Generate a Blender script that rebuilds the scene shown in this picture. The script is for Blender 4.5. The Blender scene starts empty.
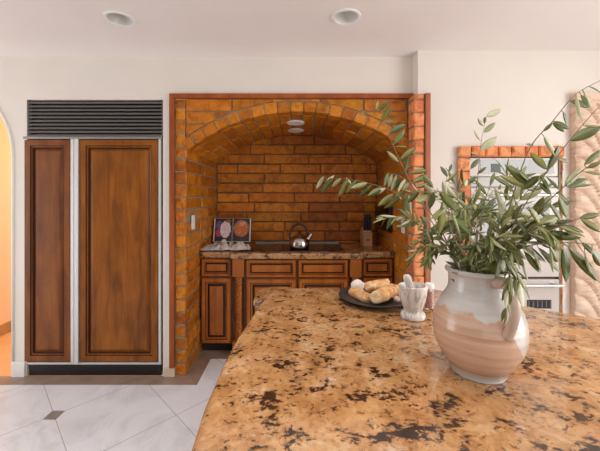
import bpy, bmesh, math, random
from mathutils import Vector, Matrix, noise as mnoise

# ------------------------------------------------------------------ scene, camera, light
S = bpy.context.scene
C = S.collection
PI = math.pi
F = 318.0                      # focal length in pixels of a 600 px wide frame
CX, CY, H = 297.0, 197.0, 1.38

cam_d = bpy.data.cameras.new('camera')
cam_d.sensor_width = 36.0
cam_d.lens = F / 600.0 * 36.0
cam_d.shift_x = (300.0 - CX) / 600.0
cam_d.shift_y = -(225.5 - CY) / 600.0
cam_d.clip_start = 0.02
cam = bpy.data.objects.new('camera', cam_d)
C.objects.link(cam)
cam.location = (0, 0, H)
cam.rotation_euler = (PI / 2, 0, 0)
S.camera = cam

S.view_settings.view_transform = 'Standard'
S.view_settings.look = 'None'
S.view_settings.gamma = 1.0
S.view_settings.use_curve_mapping = False
S.view_settings.exposure = 0.36

W = bpy.data.worlds.new('daylight')
S.world = W
W.use_nodes = True
W.node_tree.nodes['Background'].inputs[0].default_value = (0.85, 0.92, 1.0, 1)
W.node_tree.nodes['Background'].inputs[1].default_value = 1.0


HC_LIGHT = 2.44


def area(name, loc, rot, sx, sy, power, col):
    d = bpy.data.lights.new(name, 'AREA')
    d.shape = 'RECTANGLE'
    d.size, d.size_y = sx, sy
    d.energy = power
    d.color = col
    o = bpy.data.objects.new(name, d)
    C.objects.link(o)
    o.location = loc
    o.rotation_euler = rot
    return o


# daylight from the windows behind and right, added room fills, a warm hallway light
area('window_daylight_back', (0.9, -3.04, 1.35), (PI / 2, 0, 0), 3.6, 1.7, 3, (1.0, 0.97, 0.93))
area('window_daylight_right', (3.24, -0.1, 1.45), (PI / 2, 0, PI / 2), 2.4, 1.6, 60, (1.0, 0.96, 0.92))
area('overhead_fill_back', (0.2, -1.6, HC_LIGHT), (0, 0, 0), 4.6, 1.7, 10, (1.0, 0.98, 0.96))  # added overhead fill; the ceiling has no skylight
area('overhead_fill_front', (0.0, 0.65, HC_LIGHT), (0, 0, 0), 4.6, 1.7, 16, (1.0, 0.98, 0.97)).data.spread = 1.5  # added overhead fill, spread narrowed to keep the upper alcove dark
area('left_fill', (-3.94, 1.2, 1.1), (PI / 2, 0, -PI / 2), 1.7, 2.0, 33, (0.93, 0.96, 1.0))  # added fill from the left to brighten the floor; no door there
area('hall_warm_light', (-2.2, 4.75, 1.7), (-PI / 2, 0, -0.25), 1.0, 1.4, 44, (1.0, 0.82, 0.6))  # warm light inside the hallway


def P(px, py, Y):
    """world point seen at pixel (px, py) at distance Y from the camera plane"""
    return Vector(((px - CX) / F * Y, Y, H - (py - CY) / F * Y))


# ------------------------------------------------------------------ materials
def new_mat(name):
    m = bpy.data.materials.new(name)
    m.use_nodes = True
    nt = m.node_tree
    return m, nt, nt.nodes['Principled BSDF']


def leaf_mat(name, cols, rough):
    m, nt, b = new_mat(name)
    g = nt.nodes.new('ShaderNodeNewGeometry')
    r = ramp(nt, [(i / len(cols), c) for i, c in enumerate(cols)], 'CONSTANT')
    nt.links.new(g.outputs['Random Per Island'], r.inputs[0])
    n = node_noise(nt, obj_coord(nt), 30, 3)
    r2 = ramp(nt, [(0.3, 0.8), (0.7, 1.15)])
    nt.links.new(n, r2.inputs[0])
    nt.links.new(mixc(nt, 1.0, r.outputs[0], r2.outputs[0], 'MULTIPLY'), b.inputs['Base Color'])
    b.inputs['Roughness'].default_value = rough
    return m


def simple(name, col, rough=0.5, metal=0.0, spec=0.5, var=0.0, scale=8.0, bump=0.0, bscale=60.0, coat=0.0):
    m, nt, b = new_mat(name)
    b.inputs['Base Color'].default_value = (*col, 1)
    b.inputs['Roughness'].default_value = rough
    b.inputs['Metallic'].default_value = metal
    b.inputs['Specular IOR Level'].default_value = spec
    b.inputs['Coat Weight'].default_value = coat
    tc = nt.nodes.new('ShaderNodeTexCoord')
    if var > 0:
        n = nt.nodes.new('ShaderNodeTexNoise')
        n.inputs['Scale'].default_value = scale
        n.inputs['Detail'].default_value = 4
        nt.links.new(tc.outputs['Object'], n.inputs['Vector'])
        r = ramp(nt, [(0.25, [c * (1 - var) for c in col]), (0.75, [min(1, c * (1 + var)) for c in col])])
        nt.links.new(n.outputs['Fac'], r.inputs[0])
        nt.links.new(r.outputs[0], b.inputs['Base Color'])
    if bump > 0:
        n = nt.nodes.new('ShaderNodeTexNoise')
        n.inputs['Scale'].default_value = bscale
        n.inputs['Detail'].default_value = 3
        nt.links.new(tc.outputs['Object'], n.inputs['Vector'])
        bp = nt.nodes.new('ShaderNodeBump')
        bp.inputs['Strength'].default_value = bump
        bp.inputs['Distance'].default_value = 0.004
        nt.links.new(n.outputs['Fac'], bp.inputs['Height'])
        nt.links.new(bp.outputs[0], b.inputs['Normal'])
    return m


def ramp(nt, stops, interp='LINEAR'):
    r = nt.nodes.new('ShaderNodeValToRGB')
    r.color_ramp.interpolation = interp
    el = r.color_ramp.elements
    while len(el) < len(stops):
        el.new(0.5)
    for e, (p, c) in zip(el, stops):
        e.position = p
        e.color = (c, c, c, 1) if isinstance(c, (int, float)) else (*c[:3], 1)
    return r


def node_noise(nt, vec, scale, detail=4, rough=0.55, dist=0.0, out='Fac'):
    n = nt.nodes.new('ShaderNodeTexNoise')
    n.inputs['Scale'].default_value = scale
    n.inputs['Detail'].default_value = detail
    n.inputs['Roughness'].default_value = rough
    n.inputs['Distortion'].default_value = dist
    nt.links.new(vec, n.inputs['Vector'])
    return n.outputs[out]


def mapping(nt, vec, scale=(1, 1, 1), rot=(0, 0, 0), loc=(0, 0, 0)):
    mp = nt.nodes.new('ShaderNodeMapping')
    mp.inputs['Scale'].default_value = scale
    mp.inputs['Rotation'].default_value = rot
    mp.inputs['Location'].default_value = loc
    nt.links.new(vec, mp.inputs['Vector'])
    return mp.outputs[0]


def mixc(nt, fac, a, b, mode='MIX'):
    m = nt.nodes.new('ShaderNodeMix')
    m.data_type = 'RGBA'
    m.blend_type = mode
    for sock, v in ((m.inputs[0], fac), (m.inputs[6], a), (m.inputs[7], b)):
        if isinstance(v, (int, float)):
            sock.default_value = v
        elif isinstance(v, (tuple, list)):
            sock.default_value = (*v[:3], 1)
        else:
            nt.links.new(v, sock)
    return m.outputs[2]


def math_n(nt, op, a, b=0.0):
    m = nt.nodes.new('ShaderNodeMath')
    m.operation = op
    for s, v in ((m.inputs[0], a), (m.inputs[1], b)):
        if isinstance(v, (int, float)):
            s.default_value = v
        else:
            nt.links.new(v, s)
    return m.outputs[0]


def bump_n(nt, b, h, strength=0.3, dist=0.004):
    bp = nt.nodes.new('ShaderNodeBump')
    bp.inputs['Strength'].default_value = strength
    bp.inputs['Distance'].default_value = dist
    nt.links.new(h, bp.inputs['Height'])
    nt.links.new(bp.outputs[0], b.inputs['Normal'])


def obj_coord(nt):
    return nt.nodes.new('ShaderNodeTexCoord').outputs['Object']


def wood_mat(name, dark, mid, light, rough=0.34, coat=0.0):
    m, nt, b = new_mat(name)
    v = obj_coord(nt)
    s = node_noise(nt, mapping(nt, v, (7, 7, 0.9)), 2.2, 5, 0.55, 0.8)
    r = ramp(nt, [(0.3, dark), (0.5, mid), (0.72, light)])
    nt.links.new(s, r.inputs[0])
    big = node_noise(nt, mapping(nt, v, (2.6, 2.6, 1.9)), 2.2, 4, 0.6)
    r2 = ramp(nt, [(0.3, 0.55), (0.65, 1.0)])
    nt.links.new(big, r2.inputs[0])
    col = mixc(nt, 0.75, r.outputs[0], r2.outputs[0], 'MULTIPLY')
    nt.links.new(col, b.inputs['Base Color'])
    b.inputs['Roughness'].default_value = rough
    b.inputs['Coat Weight'].default_value = coat
    b.inputs['Specular IOR Level'].default_value = 0.3
    bump_n(nt, b, s, 0.05, 0.002)
    return m


def brick_mat(name, cols, rough=0.36, spec=0.25, coat=0.0):
    m, nt, b = new_mat(name)
    v = obj_coord(nt)
    g = nt.nodes.new('ShaderNodeNewGeometry')
    n = len(cols)
    r = ramp(nt, [(i / n, c) for i, c in enumerate(cols)], 'CONSTANT')
    nt.links.new(g.outputs['Random Per Island'], r.inputs[0])
    blot = node_noise(nt, v, 13, 6, 0.7, 0.6)
    r2 = ramp(nt, [(0.32, (0.34, 0.27, 0.24)), (0.5, (0.9, 0.9, 0.9)), (0.72, (1.3, 1.4, 1.2))])
    nt.links.new(blot, r2.inputs[0])
    col = mixc(nt, 0.8, r.outputs[0], r2.outputs[0], 'MULTIPLY')
    nt.links.new(col, b.inputs['Base Color'])
    b.inputs['Roughness'].default_value = rough
    b.inputs['Specular IOR Level'].default_value = spec
    b.inputs['Coat Weight'].default_value = coat
    b.inputs['Coat Roughness'].default_value = 0.25
    bump_n(nt, b, node_noise(nt, v, 22, 6, 0.65), 0.8, 0.012)
    return m


def granite_mat():
    m, nt, b = new_mat('granite_gold')
    v = obj_coord(nt)
    warp = node_noise(nt, v, 9, 3, 0.6, 0, 'Color')
    va = nt.nodes.new('ShaderNodeMix')
    va.data_type = 'VECTOR'
    va.inputs[0].default_value = 0.045
    nt.links.new(v, va.inputs[4])
    nt.links.new(warp, va.inputs[5])
    wv = va.outputs[1]
    base = node_noise(nt, wv, 13, 8, 0.65)
    r = ramp(nt, [(0.28, (0.25, 0.115, 0.042)), (0.42, (0.38, 0.19, 0.072)), (0.55, (0.47, 0.26, 0.115)), (0.72, (0.56, 0.40, 0.24))])
    nt.links.new(base, r.inputs[0])
    # fine crystal grain
    vo = nt.nodes.new('ShaderNodeTexVoronoi')
    vo.inputs['Scale'].default_value = 95
    nt.links.new(wv, vo.inputs['Vector'])
    gr = ramp(nt, [(0.0, (0.62, 0.52, 0.42)), (0.5, (1, 1, 1)), (1.0, (1.25, 1.2, 1.1))])
    nt.links.new(vo.outputs['Color'], gr.inputs[0])
    c1 = mixc(nt, 0.55, r.outputs[0], gr.outputs[0], 'MULTIPLY')
    # pale quartz veins
    q = ramp(nt, [(0.62, 0.0), (0.70, 1.0)])
    nt.links.new(node_noise(nt, mapping(nt, wv, (7, 11, 9), (0, 0, 0.4), (3, 1, 0)), 1.3, 6, 0.7), q.inputs[0])
    c2 = mixc(nt, math_n(nt, 'MULTIPLY', q.outputs[0], 0.5), c1, (0.62, 0.52, 0.40))
    # brown halo and black mica clusters, drawn out sideways
    cl = node_noise(nt, mapping(nt, wv, (14, 19, 16), (0, 0, -0.3)), 1.0, 3, 0.6)
    fine = node_noise(nt, mapping(nt, wv, (60, 80, 70), (0, 0, -0.15)), 1.0, 4, 0.6)
    tot = math_n(nt, 'ADD', math_n(nt, 'MULTIPLY', cl, 0.55), math_n(nt, 'MULTIPLY', fine, 0.45))
    halo = ramp(nt, [(0.50, 0.0), (0.59, 1.0)])
    nt.links.new(tot, halo.inputs[0])
    c3 = mixc(nt, math_n(nt, 'MULTIPLY', halo.outputs[0], 0.7), c2, (0.20, 0.085, 0.03))
    dk = ramp(nt, [(0.552, 0.0), (0.592, 1.0)])
    nt.links.new(tot, dk.inputs[0])
    c4 = mixc(nt, dk.outputs[0], c3, (0.03, 0.016, 0.010))
    # small specks
    sp = ramp(nt, [(0.60, 0.0), (0.66, 1.0)])
    nt.links.new(node_noise(nt, wv, 50, 4, 0.65), sp.inputs[0])
    c5 = mixc(nt, math_n(nt, 'MULTIPLY', sp.outputs[0], 0.8), c4, (0.07, 0.03, 0.014))
    nt.links.new(c5, b.inputs['Base Color'])
    b.inputs['Roughness'].default_value = 0.09
    b.inputs['Specular IOR Level'].default_value = 0.75
    return m


def floor_mat():
    m, nt, b = new_mat('floor_tile')
    v = obj_coord(nt)
    sep = nt.nodes.new('ShaderNodeSeparateXYZ')
    nt.links.new(v, sep.inputs[0])
    x, y = sep.outputs[0], sep.outputs[1]
    SP = 0.773
    a = math_n(nt, 'DIVIDE', math_n(nt, 'SUBTRACT', math_n(nt, 'ADD', x, y), 0.475), SP)
    c = math_n(nt, 'DIVIDE', math_n(nt, 'SUBTRACT', math_n(nt, 'SUBTRACT', y, x), 3.55), SP)

    def line(t, w):
        f = math_n(nt, 'ABSOLUTE', math_n(nt, 'SUBTRACT', math_n(nt, 'FRACT', math_n(nt, 'ADD', t, 0.5)), 0.5))
        return math_n(nt, 'LESS_THAN', f, w), f
    la, fa = line(a, 0.004)
    lc, fc = line(c, 0.004)
    joint = math_n(nt, 'MAXIMUM', la, lc)
    # small dark inserts at every other corner (both indices even), set square to the room
    ha = math_n(nt, 'ABSOLUTE', math_n(nt, 'SUBTRACT', math_n(nt, 'FRACT', math_n(nt, 'ADD', math_n(nt, 'MULTIPLY', a, 0.5), 0.5)), 0.5))
    hc = math_n(nt, 'ABSOLUTE', math_n(nt, 'SUBTRACT', math_n(nt, 'FRACT', math_n(nt, 'ADD', math_n(nt, 'MULTIPLY', c, 0.5), 0.5)), 0.5))
    dot = math_n(nt, 'LESS_THAN', math_n(nt, 'ADD', ha, hc), 0.054)
    n1 = node_noise(nt, v, 3.0, 6, 0.65, 1.2)
    r = ramp(nt, [(0.3, (0.60, 0.605, 0.635)), (0.5, (0.76, 0.775, 0.815)), (0.75, (0.82, 0.84, 0.88))])
    nt.links.new(n1, r.inputs[0])
    dn = ramp(nt, [(0.3, (0.20, 0.165, 0.145)), (0.7, (0.32, 0.275, 0.25))])
    nt.links.new(node_noise(nt, v, 14, 5), dn.inputs[0])
    c1 = mixc(nt, joint, r.outputs[0], (0.42, 0.40, 0.39))
    c2 = mixc(nt, dot, c1, dn.outputs[0])
    nt.links.new(c2, b.inputs['Base Color'])
    b.inputs['Roughness'].default_value = 0.28
    bump_n(nt, b, joint, -0.2, 0.002)
    return m


def marble_mat():
    m, nt, b = new_mat('marble')
    v = obj_coord(nt)
    n1 = node_noise(nt, mapping(nt, v, (26, 26, 9), (0, 0.5, 0.3)), 1.0, 4, 0.6, 0.9)
    vein = math_n(nt, 'MULTIPLY', math_n(nt, 'ABSOLUTE', math_n(nt, 'SUBTRACT', n1, 0.5)), 6.0)
    r = ramp(nt, [(0.0, (0.40, 0.35, 0.32)), (0.12, (0.54, 0.49, 0.45)), (0.34, (0.66, 0.63, 0.59)), (1, (0.76, 0.73, 0.70))])
    nt.links.new(vein, r.inputs[0])
    nt.links.new(r.outputs[0], b.inputs['Base Color'])
    b.inputs['Roughness'].default_value = 0.35
    return m


def vase_mat():
    m, nt, b = new_mat('glazed_clay')
    v = obj_coord(nt)
    sep = nt.nodes.new('ShaderNodeSeparateXYZ')
    nt.links.new(v, sep.inputs[0])
    z = sep.outputs[2]
    wob = node_noise(nt, mapping(nt, v, (1, 1, 0.25)), 22, 3, 0.5)
    wob2 = node_noise(nt, v, 5, 2, 0.5)
    # glaze edge dips on the right-hand side of the pot
    edge = math_n(nt, 'ADD', math_n(nt, 'MULTIPLY', wob, 0.05), math_n(nt, 'MULTIPLY', wob2, 0.05))
    edge = math_n(nt, 'SUBTRACT', edge, math_n(nt, 'MULTIPLY', math_n(nt, 'MAXIMUM', math_n(nt, 'SUBTRACT', math_n(nt, 'SUBTRACT', math_n(nt, 'MULTIPLY', sep.outputs[0], 0.87), math_n(nt, 'MULTIPLY', sep.outputs[1], 0.49)), 0.055), 0.0), 2.4))
    lvl = math_n(nt, 'SUBTRACT', math_n(nt, 'SUBTRACT', z, 0.124), edge)
    top = ramp(nt, [(0.497, 0.0), (0.507, 1.0)])
    nt.links.new(math_n(nt, 'ADD', math_n(nt, 'MULTIPLY', lvl, 2.0), 0.5), top.inputs[0])
    lowv = math_n(nt, 'SUBTRACT', z, math_n(nt, 'MULTIPLY', wob, 0.012))
    low = ramp(nt, [(0.492, 1.0), (0.508, 0.0)])
    nt.links.new(math_n(nt, 'ADD', math_n(nt, 'MULTIPLY', math_n(nt, 'SUBTRACT', lowv, 0.018), 1.0), 0.5), low.inputs[0])
    band = node_noise(nt, mapping(nt, v, (0.8, 0.8, 16)), 3.2, 4, 0.6)
    cr = ramp(nt, [(0.3, (0.36, 0.20, 0.125)), (0.5, (0.56, 0.36, 0.25)), (0.72, (0.64, 0.46, 0.36))])
    nt.links.new(band, cr.inputs[0])
    gl = ramp(nt, [(0.3, (0.50, 0.475, 0.45)), (0.7, (0.64, 0.615, 0.585))])
    nt.links.new(node_noise(nt, mapping(nt, v, (1, 1, 5)), 8, 4, 0.6), gl.inputs[0])
    c1 = mixc(nt, math_n(nt, 'MAXIMUM', top.outputs[0], low.outputs[0]), cr.outputs[0], gl.outputs[0])
    nt.links.new(c1, b.inputs['Base Color'])
    b.inputs['Roughness'].default_value = 0.22
    b.inputs['Coat Weight'].default_value = 0.3
    bump_n(nt, b, band, 0.2, 0.003)
    return m


def photo_mat(name, back, blobs):
    """printed photograph: soft-edged coloured discs on a page (object x, z coordinates)"""
    m, nt, b = new_mat(name)
    v = obj_coord(nt)
    sep = nt.nodes.new('ShaderNodeSeparateXYZ')
    nt.links.new(v, sep.inputs[0])
    n = node_noise(nt, v, 45, 4, 0.6)
    rb = ramp(nt, [(0.35, [c * 0.5 for c in back]), (0.7, [c * 1.6 for c in back])])
    nt.links.new(n, rb.inputs[0])
    col = rb.outputs[0]
    for (bx, bz, rx, rz, c, c2) in blobs:
        dx = math_n(nt, 'DIVIDE', math_n(nt, 'SUBTRACT', sep.outputs[0], bx), rx)
        dz = math_n(nt, 'DIVIDE', math_n(nt, 'SUBTRACT', sep.outputs[2], bz), rz)
        d = math_n(nt, 'ADD', math_n(nt, 'MULTIPLY', dx, dx), math_n(nt, 'MULTIPLY', dz, dz))
        d = math_n(nt, 'ADD', d, math_n(nt, 'MULTIPLY', math_n(nt, 'SUBTRACT', n, 0.5), 0.8))
        rr = ramp(nt, [(0.8, 1.0), (1.0, 0.0)])
        nt.links.new(d, rr.inputs[0])
        rc = ramp(nt, [(0.4, c), (0.62, c2)])
        nt.links.new(node_noise(nt, v, 80, 3), rc.inputs[0])
        col = mixc(nt, rr.outputs[0], col, rc.outputs[0])
    nt.links.new(col, b.inputs['Base Color'])
    b.inputs['Roughness'].default_value = 0.35
    return m


def glass_mat(name, col=(1, 1, 1), rough=0.02):
    m, nt, b = new_mat(name)
    b.inputs['Base Color'].default_value = (*col, 1)
    b.inputs['Transmission Weight'].default_value = 1.0
    b.inputs['Roughness'].default_value = rough
    return m


def stone_mat():
    m, nt, b = new_mat('carved_pale_wood')
    v = obj_coord(nt)
    n = node_noise(nt, mapping(nt, v, (3, 3, 12), (0, 0.9, 0)), 3, 6, 0.6, 0.8)
    r = ramp(nt, [(0.3, (0.56, 0.37, 0.25)), (0.5, (0.72, 0.52, 0.38)), (0.7, (0.80, 0.62, 0.48))])
    nt.links.new(n, r.inputs[0])
    pit = ramp(nt, [(0.70, 0.0), (0.74, 1.0)])
    nt.links.new(node_noise(nt, mapping(nt, v, (22, 22, 34)), 1.0, 4, 0.6), pit.inputs[0])
    nt.links.new(mixc(nt, pit.outputs[0], r.outputs[0], (0.24, 0.14, 0.09)), b.inputs['Base Color'])
    b.inputs['Roughness'].default_value = 0.55
    return m


M = {}
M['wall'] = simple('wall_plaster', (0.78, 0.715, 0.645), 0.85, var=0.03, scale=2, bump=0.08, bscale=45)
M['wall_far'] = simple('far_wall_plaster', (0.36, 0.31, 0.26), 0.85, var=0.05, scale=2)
M['ceil'] = simple('ceiling_plaster', (0.86, 0.785, 0.745), 0.9, var=0.02, scale=2, bump=0.06, bscale=50)
M['hall'] = simple('hall_plaster', (0.86, 0.55, 0.30), 0.85, var=0.03, scale=2)
M['white'] = simple('white_paint', (0.83, 0.82, 0.79), 0.45)
M['beige_base'] = simple('beige_stone_base', (0.66, 0.53, 0.40), 0.5, var=0.1, scale=9)
M['oak'] = wood_mat('oak_base', (0.36, 0.16, 0.05), (0.48, 0.24, 0.08), (0.55, 0.29, 0.11))
M['hall_floor'] = simple('hall_terracotta', (0.72, 0.38, 0.17), 0.35, var=0.12, scale=5)
M['floor'] = floor_mat()
M['border'] = simple('border_tile', (0.31, 0.215, 0.165), 0.3, var=0.25, scale=9)
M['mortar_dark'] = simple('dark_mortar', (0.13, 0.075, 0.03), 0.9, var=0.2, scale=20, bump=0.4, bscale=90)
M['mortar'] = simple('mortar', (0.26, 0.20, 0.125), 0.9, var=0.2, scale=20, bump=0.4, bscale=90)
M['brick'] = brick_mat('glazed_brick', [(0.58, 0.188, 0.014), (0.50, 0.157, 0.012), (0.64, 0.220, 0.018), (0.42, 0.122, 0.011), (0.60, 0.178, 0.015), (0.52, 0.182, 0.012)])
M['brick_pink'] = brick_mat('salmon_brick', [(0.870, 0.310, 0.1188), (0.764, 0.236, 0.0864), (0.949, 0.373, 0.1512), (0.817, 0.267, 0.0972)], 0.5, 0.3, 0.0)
M['trim'] = wood_mat('red_wood_trim', (0.310, 0.071, 0.0161), (0.380, 0.097, 0.0218), (0.437, 0.121, 0.0299), 0.4, 0.0)
M['trim_lit'] = wood_mat('lit_red_wood_trim', (0.40, 0.13, 0.06), (0.47, 0.165, 0.08), (0.52, 0.20, 0.10), 0.4, 0.0)  # lighter copy of the red trim, light put into its colour
M['wood'] = wood_mat('cherry_wood', (0.138, 0.036, 0.0068), (0.189, 0.055, 0.0103), (0.240, 0.076, 0.0146))
M['wood_gold'] = wood_mat('golden_cherry_wood', (0.158, 0.046, 0.0048), (0.284, 0.086, 0.0080), (0.367, 0.122, 0.0120)) #(0.196, 0.055, 0.0056), (0.263, 0.080, 0.0087), (0.328, 0.105, 0.0125))
M['wood_red'] = wood_mat('red_cherry_wood', (0.14, 0.040, 0.008), (0.225, 0.066, 0.012), (0.29, 0.092, 0.017))
M['wood_cab'] = wood_mat('cabinet_cherry_wood', (0.318, 0.086, 0.0126), (0.418, 0.124, 0.0190), (0.520, 0.171, 0.0280))
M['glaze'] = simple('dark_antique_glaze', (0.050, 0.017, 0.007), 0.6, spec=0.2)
M['steel'] = simple('brushed_steel', (0.62, 0.60, 0.58), 0.32, 1.0)
M['kettle'] = simple('kettle_metal', (0.46, 0.41, 0.38), 0.22, 1.0)
M['alum'] = simple('satin_aluminium', (0.72, 0.70, 0.68), 0.45, 0.6)
M['grille'] = simple('grille_metal', (0.16, 0.145, 0.135), 0.45, 0.2)
M['grille_light'] = simple('grille_trim_metal', (0.30, 0.28, 0.26), 0.4, 0.5)
M['black'] = simple('black_plastic', (0.012, 0.011, 0.011), 0.35)
M['black_glass'] = simple('black_glass', (0.008, 0.008, 0.008), 0.12, 0, 0.35)
M['dark'] = simple('dark_void', (0.02, 0.016, 0.013), 0.8)
M['granite'] = granite_mat()
M['marble'] = marble_mat()
M['vase'] = vase_mat()
M['vase_handle'] = simple('rubbed_clay_handle', (0.52, 0.40, 0.325), 0.3, var=0.2, scale=24)
M['plate'] = simple('dark_stoneware', (0.035, 0.031, 0.030), 0.42, var=0.2, scale=20)
def crust_mat():
    m, nt, b = new_mat('bread_crust')
    v = obj_coord(nt)
    r = ramp(nt, [(0.32, (0.42, 0.165, 0.045)), (0.48, (0.64, 0.33, 0.12)), (0.58, (0.74, 0.49, 0.25)), (0.68, (0.82, 0.70, 0.52))])
    nt.links.new(node_noise(nt, v, 34, 5, 0.65, 0.5), r.inputs[0])
    nt.links.new(r.outputs[0], b.inputs['Base Color'])
    b.inputs['Roughness'].default_value = 0.55
    bump_n(nt, b, node_noise(nt, v, 60, 5, 0.6), 0.7, 0.004)
    return m


M['crust'] = crust_mat()
M['crumb'] = simple('bread_crumb', (0.76, 0.56, 0.32), 0.8, var=0.25, scale=70, bump=0.8, bscale=150)
M['garlic'] = simple('garlic_skin', (0.76, 0.68, 0.62), 0.55, var=0.12, scale=30)
M['garlic_pink'] = simple('pink_garlic_skin', (0.66, 0.44, 0.38), 0.55, var=0.2, scale=30)
M['herb'] = simple('green_herb', (0.10, 0.22, 0.06), 0.5)
M['leaf'] = leaf_mat('olive_leaf_top', [(0.068, 0.091, 0.0168), (0.128, 0.147, 0.0264), (0.195, 0.203, 0.0420), (0.090, 0.119, 0.0216), (0.255, 0.245, 0.0660), (0.150, 0.168, 0.0312)], 0.36)
M['leaf_back'] = leaf_mat('olive_leaf_underside', [(0.336, 0.347, 0.1680), (0.448, 0.448, 0.2576), (0.269, 0.291, 0.1232), (0.560, 0.560, 0.3808)], 0.55)
M['stem'] = simple('olive_stem', (0.26, 0.19, 0.11), 0.65, var=0.25, scale=40)
M['salt'] = simple('pink_salt', (0.72, 0.36, 0.28), 0.6, var=0.2, scale=150)
M['glass'] = glass_mat('clear_glass')
M['towel'] = simple('towel_cotton', (0.50, 0.45, 0.41), 0.9, var=0.6, scale=22, bump=0.5, bscale=250)
M['paper'] = simple('paper_edge', (0.66, 0.60, 0.52), 0.7)
M['cover'] = simple('book_cover', (0.035, 0.02, 0.018), 0.5)
M['block_wood'] = simple('pale_beech', (0.52, 0.29, 0.13), 0.5, var=0.15, scale=12)
M['plastic_white'] = simple('white_plastic', (0.80, 0.78, 0.74), 0.35)
M['enamel'] = simple('white_enamel', (0.60, 0.53, 0.485), 0.25)
M['oven_glass'] = simple('oven_glass', (0.10, 0.095, 0.088), 0.05, 0.0, 0.9)
M['carved'] = stone_mat()
M['reflector'] = simple('lamp_reflector', (0.66, 0.63, 0.60), 0.35)
M['lens'] = simple('lamp_lens', (0.80, 0.76, 0.70), 0.4)


# ------------------------------------------------------------------ mesh helpers
def obj(name, bm, mats, parent=None, smooth=False, loc=None, bevel=0.0, seg=2, recalc=True, wn=False):
    if recalc:
        bmesh.ops.recalc_face_normals(bm, faces=bm.faces[:])
    me = bpy.data.meshes.new(name)
    bm.to_mesh(me)
    bm.free()
    if not isinstance(mats, (list, tuple)):
        mats = [mats]
    for m in mats:
        me.materials.append(M[m] if isinstance(m, str) else m)
    if smooth:
        for p in me.polygons:
            p.use_smooth = True
        if smooth is not True:
            me.set_sharp_from_angle(angle=smooth)
    o = bpy.data.objects.new(name, me)
    C.objects.link(o)
    if parent is not None:
        o.parent = parent
    if loc is not None:
        o.location = loc
    if bevel > 0:
        b = o.modifiers.new('edge', 'BEVEL')
        b.width = bevel
        b.segments = seg
        b.limit_method = 'ANGLE'
        b.angle_limit = math.radians(40)
    return o


def tag(o, label=None, cat=None, group=None, kind=None):
    if label:
        o['label'] = label
    if cat:
        o['category'] = cat
    if group:
        o['group'] = group
    if kind:
        o['kind'] = kind
    return o


def thing(name, label, cat, loc=(0, 0, 0), rotz=0.0, group=None):
    o = bpy.data.objects.new(name, None)
    o.empty_display_size = 0.05
    C.objects.link(o)
    o.location = loc
    o.rotation_euler = (0, 0, rotz)
    return tag(o, label, cat, group)


def structure(name, bm, mats, **k):
    return tag(obj(name, bm, mats, **k), kind='structure')


def box(bm, x0, x1, y0, y1, z0, z1, mi=0):
    v = [bm.verts.new(p) for p in ((x0, y0, z0), (x1, y0, z0), (x1, y1, z0), (x0, y1, z0),
                                   (x0, y0, z1), (x1, y0, z1), (x1, y1, z1), (x0, y1, z1))]
    fs = []
    for q in ((0, 1, 5, 4), (1, 2, 6, 5), (2, 3, 7, 6), (3, 0, 4, 7), (4, 5, 6, 7), (3, 2, 1, 0)):
        f = bm.faces.new([v[i] for i in q])
        f.material_index = mi
        fs.append(f)
    return v


def nb(*boxes):
    bm = bmesh.new()
    for b in boxes:
        box(bm, *b)
    return bm


def prism(bm, pts, z0, z1, mi=0):
    """vertical prism over an XY polygon"""
    lo = [bm.verts.new((x, y, z0)) for x, y in pts]
    hi = [bm.verts.new((x, y, z1)) for x, y in pts]
    n = len(pts)
    for i in range(n):
        bm.faces.new((lo[i], lo[(i + 1) % n], hi[(i + 1) % n], hi[i])).material_index = mi
    bm.faces.new(hi).material_index = mi
    bm.faces.new(lo[::-1]).material_index = mi


def prism_xz(bm, pts, y0, y1, mi=0):
    lo = [bm.verts.new((x, y0, z)) for x, z in pts]
    hi = [bm.verts.new((x, y1, z)) for x, z in pts]
    n = len(pts)
    for i in range(n):
        bm.faces.new((lo[i], lo[(i + 1) % n], hi[(i + 1) % n], hi[i])).material_index = mi
    bm.faces.new(hi).material_index = mi
    bm.faces.new(lo[::-1]).material_index = mi


def lathe(bm, prof, n=48, cap0=False, cap1=False, c=(0, 0), mi=0):
    rings = []
    for r, z in prof:
        if r < 1e-5:
            rings.append([bm.verts.new((c[0], c[1], z))])
        else:
            rings.append([bm.verts.new((c[0] + r * math.cos(2 * PI * k / n), c[1] + r * math.sin(2 * PI * k / n), z)) for k in range(n)])
    for a, b in zip(rings, rings[1:]):
        for k in range(n):
            k2 = (k + 1) % n
            if len(a) == 1 and len(b) == 1:
                continue
            if len(a) == 1:
                f = bm.faces.new((a[0], b[k2], b[k]))
            elif len(b) == 1:
                f = bm.faces.new((a[k], a[k2], b[0]))
            else:
                f = bm.faces.new((a[k], a[k2], b[k2], b[k]))
            f.material_index = mi
    if cap0 and len(rings[0]) > 1:
        bm.faces.new(rings[0][::-1]).material_index = mi
    if cap1 and len(rings[-1]) > 1:
        bm.faces.new(rings[-1]).material_index = mi


def catmull(pts, n=8):
    pts = [Vector(p) for p in pts]
    P_ = [2 * pts[0] - pts[1]] + pts + [2 * pts[-1] - pts[-2]]
    out = []
    for i in range(1, len(P_) - 2):
        p0, p1, p2, p3 = P_[i - 1:i + 3]
        for k in range(n):
            t = k / n
            out.append(0.5 * ((2 * p1) + (p2 - p0) * t + (2 * p0 - 5 * p1 + 4 * p2 - p3) * t * t + (3 * p1 - p0 - 3 * p2 + p3) * t ** 3))
    out.append(pts[-1].copy())
    return out


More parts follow.
